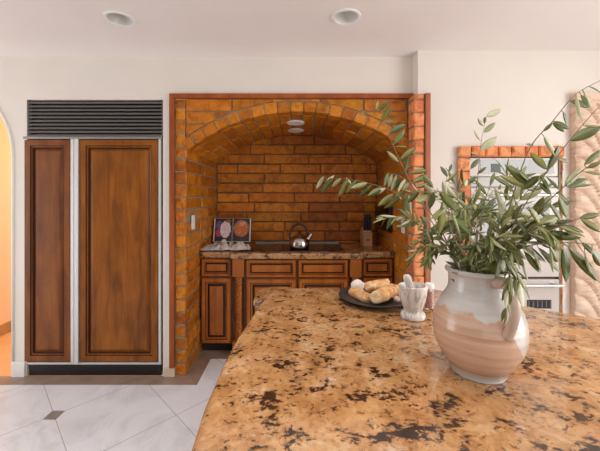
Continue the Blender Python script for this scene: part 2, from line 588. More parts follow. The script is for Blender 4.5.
def tube(bm, pts, rad, n=8, mi=0, flat=None):
    """tube along points; rad: number or list; flat: (axis vector, factor) squashes the section"""
    pts = [Vector(p) for p in pts]
    m = len(pts)
    rs = rad if isinstance(rad, (list, tuple)) else [rad] * m
    rings = []
    prev = None
    for i, p in enumerate(pts):
        t = (pts[min(i + 1, m - 1)] - pts[max(i - 1, 0)]).normalized()
        if prev is None:
            a = Vector((0, 0, 1)) if abs(t.z) < 0.9 else Vector((1, 0, 0))
            u = t.cross(a).normalized()
        else:
            u = (prev - t * prev.dot(t)).normalized()
        prev = u
        w = t.cross(u)
        ring = []
        for k in range(n):
            a = 2 * PI * k / n
            d = u * math.cos(a) * rs[i] + w * math.sin(a) * rs[i]
            if flat:
                d = d - flat[0] * d.dot(flat[0]) * (1 - flat[1])
            ring.append(bm.verts.new(p + d))
        rings.append(ring)
    for a, b in zip(rings, rings[1:]):
        for k in range(n):
            bm.faces.new((a[k], a[(k + 1) % n], b[(k + 1) % n], b[k])).material_index = mi
    bm.faces.new(rings[0][::-1]).material_index = mi
    bm.faces.new(rings[-1]).material_index = mi


def panel_rings(bm, x0, x1, z0, z1, y, rings, mi=0, groove=(4, 7, 8)):
    """stepped raised panel facing -Y; rings = [(inset, forward)] from the outside in; first ring is at the back"""
    prev = None
    for n_, (ins, fw) in enumerate(rings):
        q = [bm.verts.new(p) for p in ((x0 + ins, y - fw, z0 + ins), (x1 - ins, y - fw, z0 + ins),
                                       (x1 - ins, y - fw, z1 - ins), (x0 + ins, y - fw, z1 - ins))]
        if prev:
            for k in range(4):
                bm.faces.new((prev[k], prev[(k + 1) % 4], q[(k + 1) % 4], q[k])).material_index = 1 if n_ in groove else mi
        else:
            bm.faces.new(q[::-1]).material_index = mi
        prev = q
    bm.faces.new(prev).material_index = mi


rng = random.Random(7)


def brick(bm, f, u0, u1, v0, v1, w, j=0.0032, ch=0.007, mi=0, wj=0.004, back=-0.03):
    """one brick on a surface mapping f(u, v, w); w is how far its face stands out"""
    w = w + rng.uniform(-wj, wj)
    jit = [(rng.uniform(-j, j), rng.uniform(-j, j), rng.uniform(-j, j) * 0.8) for _ in range(4)]
    cs = [(u0, v0), (u1, v0), (u1, v1), (u0, v1)]
    sg = [(1, 1), (-1, 1), (-1, -1), (1, -1)]
    B = [bm.verts.new(f(u + a, v + b, back)) for (u, v), (a, b, c) in zip(cs, jit)]
    Mid = [bm.verts.new(f(u + a, v + b, w - ch + c)) for (u, v), (a, b, c) in zip(cs, jit)]
    T = [bm.verts.new(f(u + a + ch * s[0], v + b + ch * s[1], w + c)) for (u, v), (a, b, c), s in zip(cs, jit, sg)]
    for A, D in ((B, Mid), (Mid, T)):
        for k in range(4):
            bm.faces.new((A[k], A[(k + 1) % 4], D[(k + 1) % 4], D[k])).material_index = mi
    bm.faces.new(T).material_index = mi
    bm.faces.new(B[::-1]).material_index = mi


def course(bm, f, u0, u1, v0, v1, w, length, offset, gap=0.008, **k):
    """a row of bricks from u0 to u1"""
    u = u0 - offset
    start = None
    while u < u1 - 0.01:
        L = length * rng.uniform(0.82, 1.15)
        a, b = max(u, u0) if start is None else start, min(u + L, u1)
        if u1 - b < 0.06:
            b = u1
        if b - a > 0.06:
            brick(bm, f, a + gap / 2, b - gap / 2, v0 + gap / 2, v1 - gap / 2, w, **k)
            start = None
        else:
            start = a
        if b == u1:
            break
        u = u + L


# ------------------------------------------------------------------ room shell
YF = 2.45         # front plane of the fridge wall and the alcove
YR = 2.345        # the wall on the right stands a little nearer
HC = 2.46         # ceiling height
XA = 0.858        # half width of the alcove
YB = 3.40         # back wall of the alcove
ZS = 1.734        # springing of the arch
R_ = 1.346
ZC = 0.696        # arch centre height
Z_TOP = 2.137     # underside of the wooden head trim


def arch_z(x, r=R_):
    return ZC + math.sqrt(max(r * r - x * x, 0))


# floor, with the darker border strip laid as its own structure
structure('floor', nb((-4.0, 3.3, -3.1, 2.45, -0.05, 0.0), (-0.95, 0.95, 2.45, 3.45, -0.05, 0.0)), 'floor')
structure('floor_hall', nb((-4.0, -1.05, 2.452, 5.05, -0.05, -0.001)), 'hall_floor')
bm = bmesh.new()
box(bm, -4.0, -XA, 2.335, 2.449, 0.0, 0.002)
box(bm, -XA, -0.735, 2.335, 2.90, 0.0, 0.002)
box(bm, -0.735, 0.735, 2.71, 2.90, 0.0, 0.002)
box(bm, 0.735, XA, 2.24, 2.90, 0.0, 0.002)
box(bm, XA, 3.3, 2.23, 2.344, 0.0, 0.002)
structure('trim_floor_border', bm, 'border')


def plane_with_holes(z, x0, x1, y0, y1, holes, up=0.06):
    bm = bmesh.new()
    vs = [bm.verts.new(p) for p in ((x0, y0, z), (x1, y0, z), (x1, y1, z), (x0, y1, z))]
    es = [bm.edges.new((vs[i], vs[(i + 1) % 4])) for i in range(4)]
    for (cx, cy, r) in holes:
        h = [bm.verts.new((cx + r * math.cos(2 * PI * k / 32), cy + r * math.sin(2 * PI * k / 32), z)) for k in range(32)]
        es += [bm.edges.new((h[i], h[(i + 1) % 32])) for i in range(32)]
    bmesh.ops.triangle_fill(bm, edges=es, use_beauty=True)
    return bm


LAMPS = [(-1.074, 1.93, 0.076), (0.294, 1.908, 0.076)]
bm = plane_with_holes(HC, -4.0, 3.3, -3.1, 2.47, LAMPS)
structure('ceiling', bm, 'ceil')
structure('ceiling_hall', nb((-4.0, -1.05, 2.57, 5.05, HC, HC + 0.05)), 'hall')

# wall with the hallway arch, the refrigerator and the alcove
FX0, FX1, FZ1 = -2.082, -1.032, 2.13
AX1, ACX, AR, AZ = -2.187, -2.807, 0.62, 1.703
bm = bmesh.new()
Y2 = YF + 0.12
box(bm, -4.0, ACX - AR, YF, Y2, 0, HC)
n = 28
for k in range(n):
    a0, a1 = PI - PI * k / n, PI - PI * (k + 1) / n
    xa, xb = ACX + AR * math.cos(a0), ACX + AR * math.cos(a1)
    za, zb = AZ + AR * math.sin(a0), AZ + AR * math.sin(a1)
    prism_xz(bm, [(xa, za), (xb, zb), (xb, HC), (xa, HC)], YF, Y2)
box(bm, AX1, FX0, YF, Y2, 0, HC)
bmesh.ops.remove_doubles(bm, verts=bm.verts[:], dist=1e-5)
structure('wall_front_left', bm, 'wall')
structure('wall_front_header', nb((FX0, 0.892, YF, Y2, 2.173, HC), (FX0, -0.978, YF, Y2, FZ1, 2.173)), 'wall')
structure('wall_front_middle', nb((FX1, -0.978, YF, Y2, 0, FZ1), (-0.978, -0.9385, YF + 0.021, Y2, 0, FZ1)), 'wall')

# white plaster bead round the hallway arch and down its side
bm = bmesh.new()
pts = [Vector((AX1, YF - 0.002, 0.0)), Vector((AX1, YF - 0.002, AZ))]
pts += [Vector((ACX + AR * math.cos(a), YF - 0.002, AZ + AR * math.sin(a))) for a in [PI * k / 24 for k in range(1, 24)]]
pts += [Vector((ACX - AR, YF - 0.002, AZ)), Vector((ACX - AR, YF - 0.002, 0.0))]
tube(bm, pts, 0.010, 6)
structure('trim_arch_bead', bm, 'white', smooth=True)

# right wall, with the opening for the wall oven
OX0, OX1, OZ0, OZ1 = 1.262, 1.912, 0.42, 1.672
bm = bmesh.new()
Yr2 = YR + 0.12
box(bm, 0.892, 0.978, YR, Yr2, Z_TOP, HC)
box(bm, 0.978, OX0, YR, Yr2, 0, HC)
box(bm, OX0, OX1, YR, Yr2, OZ1, HC)
box(bm, OX0, OX1, YR, Yr2, 0, OZ0)
box(bm, OX1, 3.3, YR, Yr2, 0, HC)
structure('wall_front_right', bm, 'wall')
# the rest of the room, behind and beside the camera
bm = bmesh.new()
box(bm, -4.0, -0.95, -3.22, -3.1, 0, HC)
box(bm, 2.75, 3.42, -3.22, -3.1, 0, HC)
box(bm, -0.95, 2.75, -3.22, -3.1, 0, 0.45)
box(bm, -0.95, 2.75, -3.22, -3.1, 2.25, HC)
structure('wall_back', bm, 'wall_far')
bm = bmesh.new()
box(bm, 3.3, 3.42, -3.1, -1.25, 0, HC)
box(bm, 3.3, 3.42, 1.45, 2.5, 0, HC)
box(bm, 3.3, 3.42, -1.25, 1.45, 0, 0.55)
box(bm, 3.3, 3.42, -1.25, 1.45, 2.25, HC)
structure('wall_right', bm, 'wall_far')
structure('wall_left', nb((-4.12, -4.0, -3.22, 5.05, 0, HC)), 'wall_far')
for nm, ax in (('window_1', 0), ('window_2', 1)):
    bm = bmesh.new()
    if ax == 0:
        for x in (-0.95, 0.25, 1.5, 2.70):
            box(bm, x, x + 0.05, -3.2, -3.12, 0.45, 2.25)
        for z in (0.45, 2.20):
            box(bm, -0.95, 2.75, -3.2, -3.12, z, z + 0.05)
    else:
        for y in (-1.25, 0.07, 1.40):
            box(bm, 3.32, 3.40, y, y + 0.05, 0.55, 2.25)
        for z in (0.55, 2.20):
            box(bm, 3.32, 3.40, -1.25, 1.45, z, z + 0.05)
    structure(nm, bm, 'white')
# hallway
structure('wall_hall_left', nb((-3.07, -2.95, 2.571, 5.05, 0, HC)), 'hall')
structure('wall_hall_end', nb((-2.95, -1.05, 4.95, 5.05, 0, HC)), 'hall')
structure('baseboard_hall', nb((-2.95, -2.938, 2.571, 4.95, 0, 0.105)), 'oak')
# baseboards
structure('baseboard_pier', nb((AX1 - 0.004, FX0 - 0.006, YF - 0.016, YF, 0.0, 0.115)), 'white', bevel=0.003)
structure('baseboard_fridge_side', nb((FX1 + 0.012, -0.939, YF - 0.014, YF + 0.02, 0.0, 0.070)), 'beige_base', bevel=0.002)
structure('baseboard_right', nb((0.98, 3.3, YR - 0.014, YR, 0.0, 0.11)), 'white', bevel=0.003)

# ------------------------------------------------------------------ brick alcove
CO = 0.0985       # course height
ncol = 21
# mortar mass and bricks of each face in one mesh: material 0 = mortar, 1 = brick
# -- left reveal with its front strip
bm = bmesh.new()
box(bm, -0.939, -XA - 0.004, YF + 0.004, YB + 0.10, 0, 2.10)
fl = lambda u, v, w: Vector((-XA - 0.004 + w, u, v))          # reveal, faces +X
ff = lambda u, v, w: Vector((u, YF + 0.004 - w, v))           # front, faces -Y
z = 0.0
i = 0
while z < Z_TOP - 0.02:
    z1 = min(z + CO, Z_TOP)
    brick(bm, ff, -0.937, -XA - 0.002, z + 0.005, z1 - 0.005, 0.006, mi=1, back=-0.02)
    if z < ZS + 0.02:
        zz = min(z1, ZS + 0.06)
        course(bm, fl, YF + 0.004, YB, z, zz, 0.005, 0.56, 0.22 if i % 2 else 0.0, mi=1, back=-0.02)
    z = z1
    i += 1
structure('wall_alcove_left', bm, ['mortar', 'brick'])
# -- right reveal
bm = bmesh.new()
box(bm, XA + 0.004, 0.95, YF + 0.13, YB + 0.10, 0, 2.10)
fr = lambda u, v, w: Vector((XA + 0.004 - w, u, v))
z = 0.0
i = 0
while z < ZS + 0.02:
    course(bm, fr, YF + 0.004, YB, z, min(z + CO, ZS + 0.06), 0.005, 0.56, 0.22 if i % 2 else 0.0, mi=1, back=-0.02)
    z += CO
    i += 1
structure('wall_alcove_right', bm, ['mortar', 'brick'])
# -- brick column that ends the right-hand wall
bm = bmesh.new()
box(bm, XA + 0.001, 0.936, YR - 0.008, YF + 0.13, 0, Z_TOP - 0.003)
fc = lambda u, v, w: Vector((u, YR - 0.008 - w, v))
fcl = lambda u, v, w: Vector((XA + 0.001 - w, u, v))
z = 0.0
while z < Z_TOP - 0.03:
    z1 = min(z + 0.1, Z_TOP)
    brick(bm, fc, XA - 0.001, 0.934, z + 0.004, z1 - 0.004, 0.010, mi=1, back=-0.004, ch=0.008, j=0.0035)
    brick(bm, fcl, YR - 0.010, YF - 0.004, z + 0.004, z1 - 0.004, 0.003, mi=1, back=-0.004, wj=0.001)
    z = z1
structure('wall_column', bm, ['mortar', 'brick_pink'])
# -- back wall of the alcove
bm = bmesh.new()
box(bm, -0.95, 0.95, YB + 0.006, YB + 0.10, 0, 2.2)
fb = lambda u, v, w: Vector((u, YB + 0.006 - w, v))
z = 0.91 - 0.103 * 1
i = 0
while z < 2.12:
    course(bm, fb, -XA, XA, z, z + 0.103, 0.006, 0.52, rng.uniform(0, 0.45), mi=1, back=-0.02)
    z += 0.103
    i += 1
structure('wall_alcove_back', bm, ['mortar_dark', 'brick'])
# -- arch: mortar shell, ring of voussoirs, and the long bricks of its underside
TH = math.asin(XA / R_)
bm = bmesh.new()
NS = 40
for k in range(NS):
    a0, a1 = -TH - 0.05 + (2 * TH + 0.1) * k / NS, -TH - 0.05 + (2 * TH + 0.1) * (k + 1) / NS
    def ap(a, r):
        return (r * math.sin(a), ZC + r * math.cos(a))
    prism_xz(bm, [ap(a0, R_ + 0.004), ap(a0, R_ + 0.076), ap(a1, R_ + 0.076), ap(a1, R_ + 0.004)], YF + 0.006, YB + 0.02)
bmesh.ops.remove_doubles(bm, verts=bm.verts[:], dist=1e-6)
fa = lambda u, v, w: Vector(((R_ - w) * math.sin(u / R_), v, ZC + (R_ - w) * math.cos(u / R_)))
NV = 19
LA = TH * R_
for k in range(NV):
    u0, u1 = -LA + 2 * LA * k / NV, -LA + 2 * LA * (k + 1) / NV
    g = 0.0035
    # front header, its face and its underside: a wedge
    rj = rng.uniform(-0.003, 0.003)
    r0, r1 = R_ - 0.003 + rj, R_ + 0.074 + rng.uniform(-0.004, 0.006)
    fv = lambda u, v, w: Vector((v * math.sin(u / R_), YF + 0.006 - w, ZC + v * math.cos(u / R_)))
    brick(bm, fv, u0 + g, u1 - g, r0, r1, 0.006, mi=1, back=-0.09, ch=0.005)
    y = YF + 0.105
    first = True
    while y < YB - 0.02:
        L = 0.24 + 0.12 * (k % 2) if first else 0.62 * rng.uniform(0.9, 1.1)
        first = False
        y1 = min(y + L, YB)
        if YB - y1 < 0.08:
            y1 = YB
        brick(bm, fa, u0 + g, u1 - g, y + g, y1 - g, 0.003, mi=1, back=-0.02, wj=0.004)
        y = y1
structure('ceiling_alcove_arch', bm, ['mortar', 'brick'])
# -- spandrel over the arch
bm = bmesh.new()
NS = 36
RO = R_ + 0.077
for k in range(NS):
    xa, xb = -XA - 0.0 + 2 * XA * k / NS, -XA + 2 * XA * (k + 1) / NS
    prism_xz(bm, [(xa, arch_z(xa, R_ + 0.05)), (xb, arch_z(xb, R_ + 0.05)), (xb, Z_TOP + 0.03), (xa, Z_TOP + 0.03)], YF + 0.008, YF + 0.10)
bmesh.ops.remove_doubles(bm, verts=bm.verts[:], dist=1e-6)


def spandrel_brick(x0, x1, z0, z1):
    N = 18
    tops, bots = [], []
    for k in range(N + 1):
        x = x0 + (x1 - x0) * k / N
        zb = max(z0, arch_z(x, RO + 0.006))
        if zb < z1 - 0.008:
            tops.append((x, z1))
            bots.append((x, zb))
    if len(tops) >= 3:
        prism_xz(bm, bots + tops[::-1], YF - 0.002 + rng.uniform(-0.002, 0.002), YF + 0.03, 1)


z1 = Z_TOP - 0.004
row = 0
while z1 > 1.72:
    z0 = z1 - CO + 0.010
    x = -XA + 0.004 - (0.14 if row % 2 else 0.0)
    while x < XA:
        L = 0.36 * rng.uniform(0.85, 1.1)
        a, b = max(x, -XA + 0.004), min(x + L - 0.012, XA - 0.006)
        if b - a > 0.02:
            spandrel_brick(a, b, z0, z1)
        x += L
    z1 -= CO
    row += 1
structure('wall_alcove_spandrel', bm, ['mortar', 'brick'], bevel=0.004)
# -- red wooden trim framing the brickwork
structure('trim_alcove_top', nb((-0.978, 0.8915, YF - 0.022, YF + 0.02, Z_TOP, 2.173)), 'trim', bevel=0.004)
structure('trim_alcove_left', nb((-0.978, -0.939, YF - 0.022, YF + 0.02, 0.07, Z_TOP)), 'trim', bevel=0.004)
structure('trim_alcove_right', nb((0.938, 0.976, YR - 0.028, YR + 0.02, 0.0, Z_TOP + 0.002)), 'trim_lit', bevel=0.004)


# ------------------------------------------------------------------ refrigerator built into the wall
fr_ = thing('refrigerator', 'tall built-in refrigerator with brown wood panel doors left of the brick alcove', 'refrigerator', (-1.557, YF + 0.027, 0))
lx = lambda px: (px - CX) * 0.0077 + 1.557
lz = lambda py: H - (py - CY) * 0.0077
obj('body', nb((-0.515, 0.515, 0.012, 0.62, 0.09, 2.120)), 'grille', fr_)
obj('kick_plate', nb((-0.512, 0.512, -0.018, 0.055, 0.004, 0.088)), 'black', fr_)
# grille: frame, backing and ten louvre slats
bm = bmesh.new()
gz0, gz1 = lz(136.5), lz(100)
gx0, gx1 = lx(27), lx(163)
box(bm, gx0, gx1, 0.004, 0.012, gz0, gz1, 1)
box(bm, gx0, gx0 + 0.010, -0.028, 0.006, gz0, gz1)
box(bm, gx1 - 0.010, gx1, -0.028, 0.006, gz0, gz1)
ns = 10
for k in range(ns):
    z0 = gz0 + (gz1 - gz0) * k / ns
    hh = (gz1 - gz0) / ns
    vs = [(0.0, z0 + hh * 0.30), (-0.026, z0 + 0.0005), (-0.030, z0 + 0.003), (-0.022, z0 + hh * 0.58), (-0.018, z0 + hh * 0.62), (0.0, z0 + hh * 0.50)]
    L_ = [bm.verts.new((gx0 + 0.010, y, z)) for y, z in vs]
    R2 = [bm.verts.new((gx1 - 0.010, y, z)) for y, z in vs]
    for q in range(6):
        bm.faces.new((L_[q], L_[(q + 1) % 6], R2[(q + 1) % 6], R2[q]))
    bm.faces.new(L_)
    bm.faces.new(R2[::-1])
tag(obj('grille', bm, ['grille', 'black'], fr_), 'dark louvred vent grille')
tag(obj('top_trim', nb((lx(23.5), lx(162), -0.034, 0.01, lz(139), lz(136.6))), 'grille_light', fr_, bevel=0.002), 'brushed metal strip')
DR = [(0.0, 0.0), (0.0, 0.022), (0.006, 0.028), (0.058, 0.028), (0.064, 0.020), (0.072, 0.018), (0.080, 0.024), (0.086, 0.012), (0.090, 0.010), (0.112, 0.020), (0.118, 0.022)]
DR2 = [(i * 0.8, f) for i, f in DR]
d1 = bmesh.new()
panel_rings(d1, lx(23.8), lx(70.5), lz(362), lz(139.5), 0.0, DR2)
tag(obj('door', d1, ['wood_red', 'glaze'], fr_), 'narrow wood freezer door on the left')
d2 = bmesh.new()
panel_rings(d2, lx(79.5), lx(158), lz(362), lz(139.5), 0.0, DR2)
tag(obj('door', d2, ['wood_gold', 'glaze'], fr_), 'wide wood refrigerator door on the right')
bm = bmesh.new()
box(bm, lx(71), lx(74.2), -0.034, 0.01, lz(363), lz(139))
box(bm, lx(75.2), lx(79), -0.040, 0.01, lz(363), lz(139))
tag(obj('handle', bm, 'alum', fr_, bevel=0.002), 'full-height pale metal grip strips between the doors')
tag(obj('edge_strip', nb((lx(158.6), lx(160.8), -0.030, 0.01, lz(363), lz(139))), 'alum', fr_, bevel=0.001), 'pale metal edge strip')
tag(obj('bottom_trim', nb((lx(24), lx(161), -0.028, 0.01, lz(364.5), lz(362.6))), 'alum', fr_), 'pale metal bottom strip')
bm = bmesh.new()
box(bm, lx(157), lx(161.5), -0.015, 0.03, lz(372), lz(364.5))
tube(bm, [(lx(159), -0.012, 0.020), (lx(159), -0.012, 0.088)], 0.010, 10)
tag(obj('hinge', bm, 'black', fr_), 'black foot hinge')

# ------------------------------------------------------------------ alcove cabinets and worktop
K28 = 2.80 / F
cx_ = lambda px: (px - CX) * K28
CR = [(0.0, 0.0), (0.0, 0.014), (0.005, 0.019), (0.032, 0.019), (0.038, 0.012), (0.044, 0.012), (0.048, 0.006), (0.052, 0.005), (0.070, 0.015), (0.074, 0.016)]
CRs = [(i * 0.62, f) for i, f in CR]


def base_cabinet(x0, x1, yf, label, doors):
    c = (x0 + x1) / 2
    t = thing('base_cabinet', label, 'cabinet', (c, yf, 0), 0, 'cherry cabinets in the brick alcove')
    h = (x1 - x0) / 2
    obj('body', nb((-h, h, 0.0, YB - yf - 0.02, 0.09, 0.846)), 'wood', t)
    obj('kick_plate', nb((-h, h, 0.06, 0.075, 0.003, 0.09)), 'dark', t)
    w = (2 * h) / doors
    for k in range(doors):
        a, b = -h + w * k + 0.012, -h + w * (k + 1) - 0.012
        q = bmesh.new()
        panel_rings(q, a, b, 0.688, 0.834, 0.0, CRs)
        obj('drawer_front', q, ['wood_cab', 'glaze'], t)
        q = bmesh.new()
        panel_rings(q, a, b, 0.10, 0.668, 0.0, CR)
        obj('door', q, ['wood_cab', 'glaze'], t)
    return t


YC, YS = 2.765, 2.80
base_cabinet(-0.846, -0.568, YS, 'cherry base cabinet beside the left brick wall with drawer above door', 1)
base_cabinet(-0.448, -0.002, YC, 'cherry base cabinet left of centre under the kettle and cooktop', 1)
base_cabinet(0.002, 0.448, YC, 'cherry base cabinet right of centre under the cooktop', 1)
base_cabinet(0.568, 0.846, YS, 'cherry base cabinet beside the right brick wall below the knife block', 1)


def pilaster(x, label):
    t = thing('rope_pilaster', label, 'pilaster', (x, YC, 0), 0, 'rope-twist pilasters between the cabinets')
    obj('backing', nb((-0.056, 0.056, 0.035, 0.20, 0.0, 0.846)), 'wood', t)
    obj('cap_block', nb((-0.050, 0.050, -0.028, 0.035, 0.690, 0.846)), 'wood_cab', t, bevel=0.004)
    obj('foot_block', nb((-0.050, 0.050, -0.028, 0.035, 0.0, 0.13)), 'wood_cab', t, bevel=0.004)
    bm = bmesh.new()
    for s in range(3):
        pts = []
        for k in range(141):
            zz = 0.132 + 0.556 * k / 140
            a = 2 * PI * (zz / 0.088) + s * 2 * PI / 3
            pts.append((0.017 * math.cos(a), 0.002 + 0.017 * math.sin(a), zz))
        tube(bm, pts, 0.0165, 8)
    obj('twisted_column', bm, 'wood_cab', t, smooth=True)
    return t


pilaster(-0.508, 'rope-twist wooden pilaster left of the kettle side cabinets')
pilaster(0.508, 'rope-twist wooden pilaster on the right, behind the bread plate')


def rounded_slab(pts, z0, z1, name, label, cat, bev=0.016, seg=4):
    bm = bmesh.new()
    prism(bm, pts, z0, z1)
    o = obj(name, bm, 'granite', bevel=bev, seg=seg)
    return tag(o, label, cat)


rounded_slab([(-0.852, YS - 0.028), (-0.58, YS - 0.028), (-0.572, YC - 0.048), (0.572, YC - 0.048), (0.58, YS - 0.028), (0.852, YS - 0.028),
              (0.852, YB - 0.006), (-0.852, YB - 0.006)], 0.847, 0.901, 'granite_worktop',
             'brown speckled granite worktop inside the brick alcove', 'worktop', 0.014, 3)
ZW = 0.901

ck = thing('cooktop', 'black glass cooktop let into the alcove worktop under the kettle', 'cooktop', (0, 3.02, ZW))
obj('glass_top', nb((-0.42, 0.42, -0.22, 0.20, 0.0, 0.007)), 'black_glass', ck, bevel=0.002)
for (x, y, r) in ((-0.25, 0.06, 0.09), (0.25, 0.06, 0.09), (0.24, -0.12, 0.07), (-0.25, -0.12, 0.07)):
    bm = bmesh.new()
    lathe(bm, [(r - 0.003, 0.0072), (r - 0.003, 0.0078), (r, 0.0078), (r, 0.0072)], 32, c=(x, y))
    obj('burner_ring', bm, 'grille', ck)
dv = thing('downdraft_vent', 'long low metal vent strip behind the black cooktop', 'vent', (0, 3.28, ZW))
obj('housing', nb((-0.425, 0.425, -0.028, 0.028, 0.0, 0.020)), 'grille_light', dv, bevel=0.003)
obj('slot', nb((-0.40, 0.40, -0.008, 0.008, 0.0222, 0.0235)), 'black', dv)

# kettle
kt = thing('kettle', 'polished metal stovetop kettle with black arched handle on the cooktop', 'kettle', (0.022, 2.915, ZW + 0.0082), 0.0)
kt.scale = (1.13, 1.13, 1.13)
bm = bmesh.new()
lathe(bm, [(0.0, 0.0), (0.074, 0.0), (0.080, 0.006), (0.082, 0.03), (0.080, 0.055), (0.072, 0.080), (0.056, 0.097), (0.040, 0.104), (0.038, 0.105)], 48, cap1=True)
obj('body', bm, 'kettle', kt, smooth=math.radians(50))
bm = bmesh.new()
lathe(bm, [(0.0375, 0.1055), (0.034, 0.112), (0.015, 0.117), (0.0, 0.118)], 32, cap0=True)
ld = obj('lid', bm, 'kettle', kt, smooth=math.radians(50))
bm = bmesh.new()
lathe(bm, [(0.0, 0.117), (0.008, 0.117), (0.008, 0.122), (0.015, 0.128), (0.014, 0.138), (0.0, 0.141)], 20)
tag(obj('knob', bm, 'black', ld, smooth=True), 'black lid knob')
bm = bmesh.new()
tube(bm, [(0.058, 0, 0.068), (0.078, 0, 0.088), (0.092, 0, 0.108), (0.100, 0, 0.118)], [0.022, 0.018, 0.014, 0.013], 16)
obj('spout', bm, 'kettle', kt, smooth=math.radians(60))
bm = bmesh.new()
tube(bm, catmull([(-0.074, 0, 0.075), (-0.078, 0, 0.11), (-0.060, 0, 0.165), (-0.02, 0, 0.193), (0.025, 0, 0.190), (0.060, 0, 0.155), (0.068, 0, 0.10)], 6), 0.0085, 10)
tag(obj('handle', bm, 'black', kt, smooth=True), 'black arched handle')

# cookbook on its stand
bk = thing('cookbook', 'open cookbook with food photographs propped up in the alcove corner', 'book', (-0.646, 3.13, ZW + 0.006), 0.0)
tilt = Matrix.Rotation(math.radians(-16), 4, 'X')


def tilted(bm):
    bm.transform(tilt)
    return bm


obj('cover', tilted(nb((-0.188, 0.188, 0.012, 0.018, 0.030, 0.272))), 'cover', bk)
for s, nm in ((-1, 'left'), (1, 'right')):
    x0, x1 = (-0.184, -0.004) if s < 0 else (0.004, 0.184)
    pg = obj('page_block', tilted(nb((x0, x1, 0.0, 0.011, 0.034, 0.268))), 'paper', bk)
    if s < 0:
        m_ = photo_mat('dish_photo_page', (0.02, 0.016, 0.03), [(-0.135, 0.19, 0.032, 0.045, (0.22, 0.10, 0.30), (0.08, 0.03, 0.12)), (-0.130, 0.115, 0.035, 0.04, (0.50, 0.05, 0.05), (0.25, 0.06, 0.15)), (-0.068, 0.150, 0.056, 0.085, (0.60, 0.42, 0.46), (0.85, 0.76, 0.76)), (-0.045, 0.232, 0.03, 0.016, (0.5, 0.05, 0.03), (0.2, 0.1, 0.02))])
    else:
        m_ = photo_mat('stew_photo_page', (0.035, 0.014, 0.01), [(0.090, 0.160, 0.080, 0.085, (0.30, 0.10, 0.06), (0.42, 0.20, 0.13)), (0.090, 0.150, 0.060, 0.062, (0.80, 0.24, 0.03), (0.36, 0.05, 0.02)), (0.10, 0.205, 0.035, 0.022, (0.75, 0.45, 0.25), (0.6, 0.2, 0.05))])
    obj('photo_page', tilted(nb((x0 + 0.004, x1 - 0.012 if s > 0 else x1, -0.0012, 0.0, 0.038, 0.266) if s > 0 else (x0 + 0.012, x1, -0.0012, 0.0, 0.038, 0.266))), m_, pg)
sd = thing('book_stand', 'dark slanted stand holding the open cookbook', 'book stand', (-0.646, 3.13, ZW))
obj('back_board', tilted(nb((-0.15, 0.15, 0.021, 0.029, 0.02, 0.23))), 'cover', sd)
obj('ledge', tilted(nb((-0.17, 0.17, -0.03, 0.029, 0.018, 0.032))), 'cover', sd)
obj('prop_leg', nb((-0.02, 0.02, 0.12, 0.13, 0.0, 0.14), (-0.02, 0.02, 0.03, 0.12, 0.0, 0.01)), 'cover', sd)

# crumpled towel
bm = bmesh.new()
NX, NY = 56, 30
g = []
for i in range(NX + 1):
    row_ = []
    for j in range(NY + 1):
        u, v = i / NX, j / NY
        x = (u - 0.5) * 0.42 + 0.03 * mnoise.noise(Vector((u * 3, v * 3, 1.7)))
        y = (v - 0.5) * 0.17 + 0.035 * mnoise.noise(Vector((u * 3.5, v * 2.5, 8.1)))
        e = min(u, 1 - u, v, 1 - v)
        env = min(1.0, e * 6 + 0.10)
        zz = 0.006 + env * (0.050 * abs(mnoise.noise(Vector((u * 5.5 + v * 2, v * 3.0 - u, 3.3)))) * 2.2 + 0.020 * abs(mnoise.noise(Vector((u * 11, v * 6 + u * 4, 5.0)))) * 2)
        row_.append(bm.verts.new((x, y, zz)))
    g.append(row_)
for i in range(NX):
    for j in range(NY):
        bm.faces.new((g[i][j], g[i + 1][j], g[i + 1][j + 1], g[i][j + 1]))
tw = obj('dish_towel', bm, 'towel', smooth=True, loc=(-0.635, 2.875, ZW + 0.002))
so = tw.modifiers.new('thickness', 'SOLIDIFY')
so.thickness = 0.004
so.offset = 1.0
tag(tw, 'crumpled greyish white dish towel lying in front of the cookbook', 'towel')

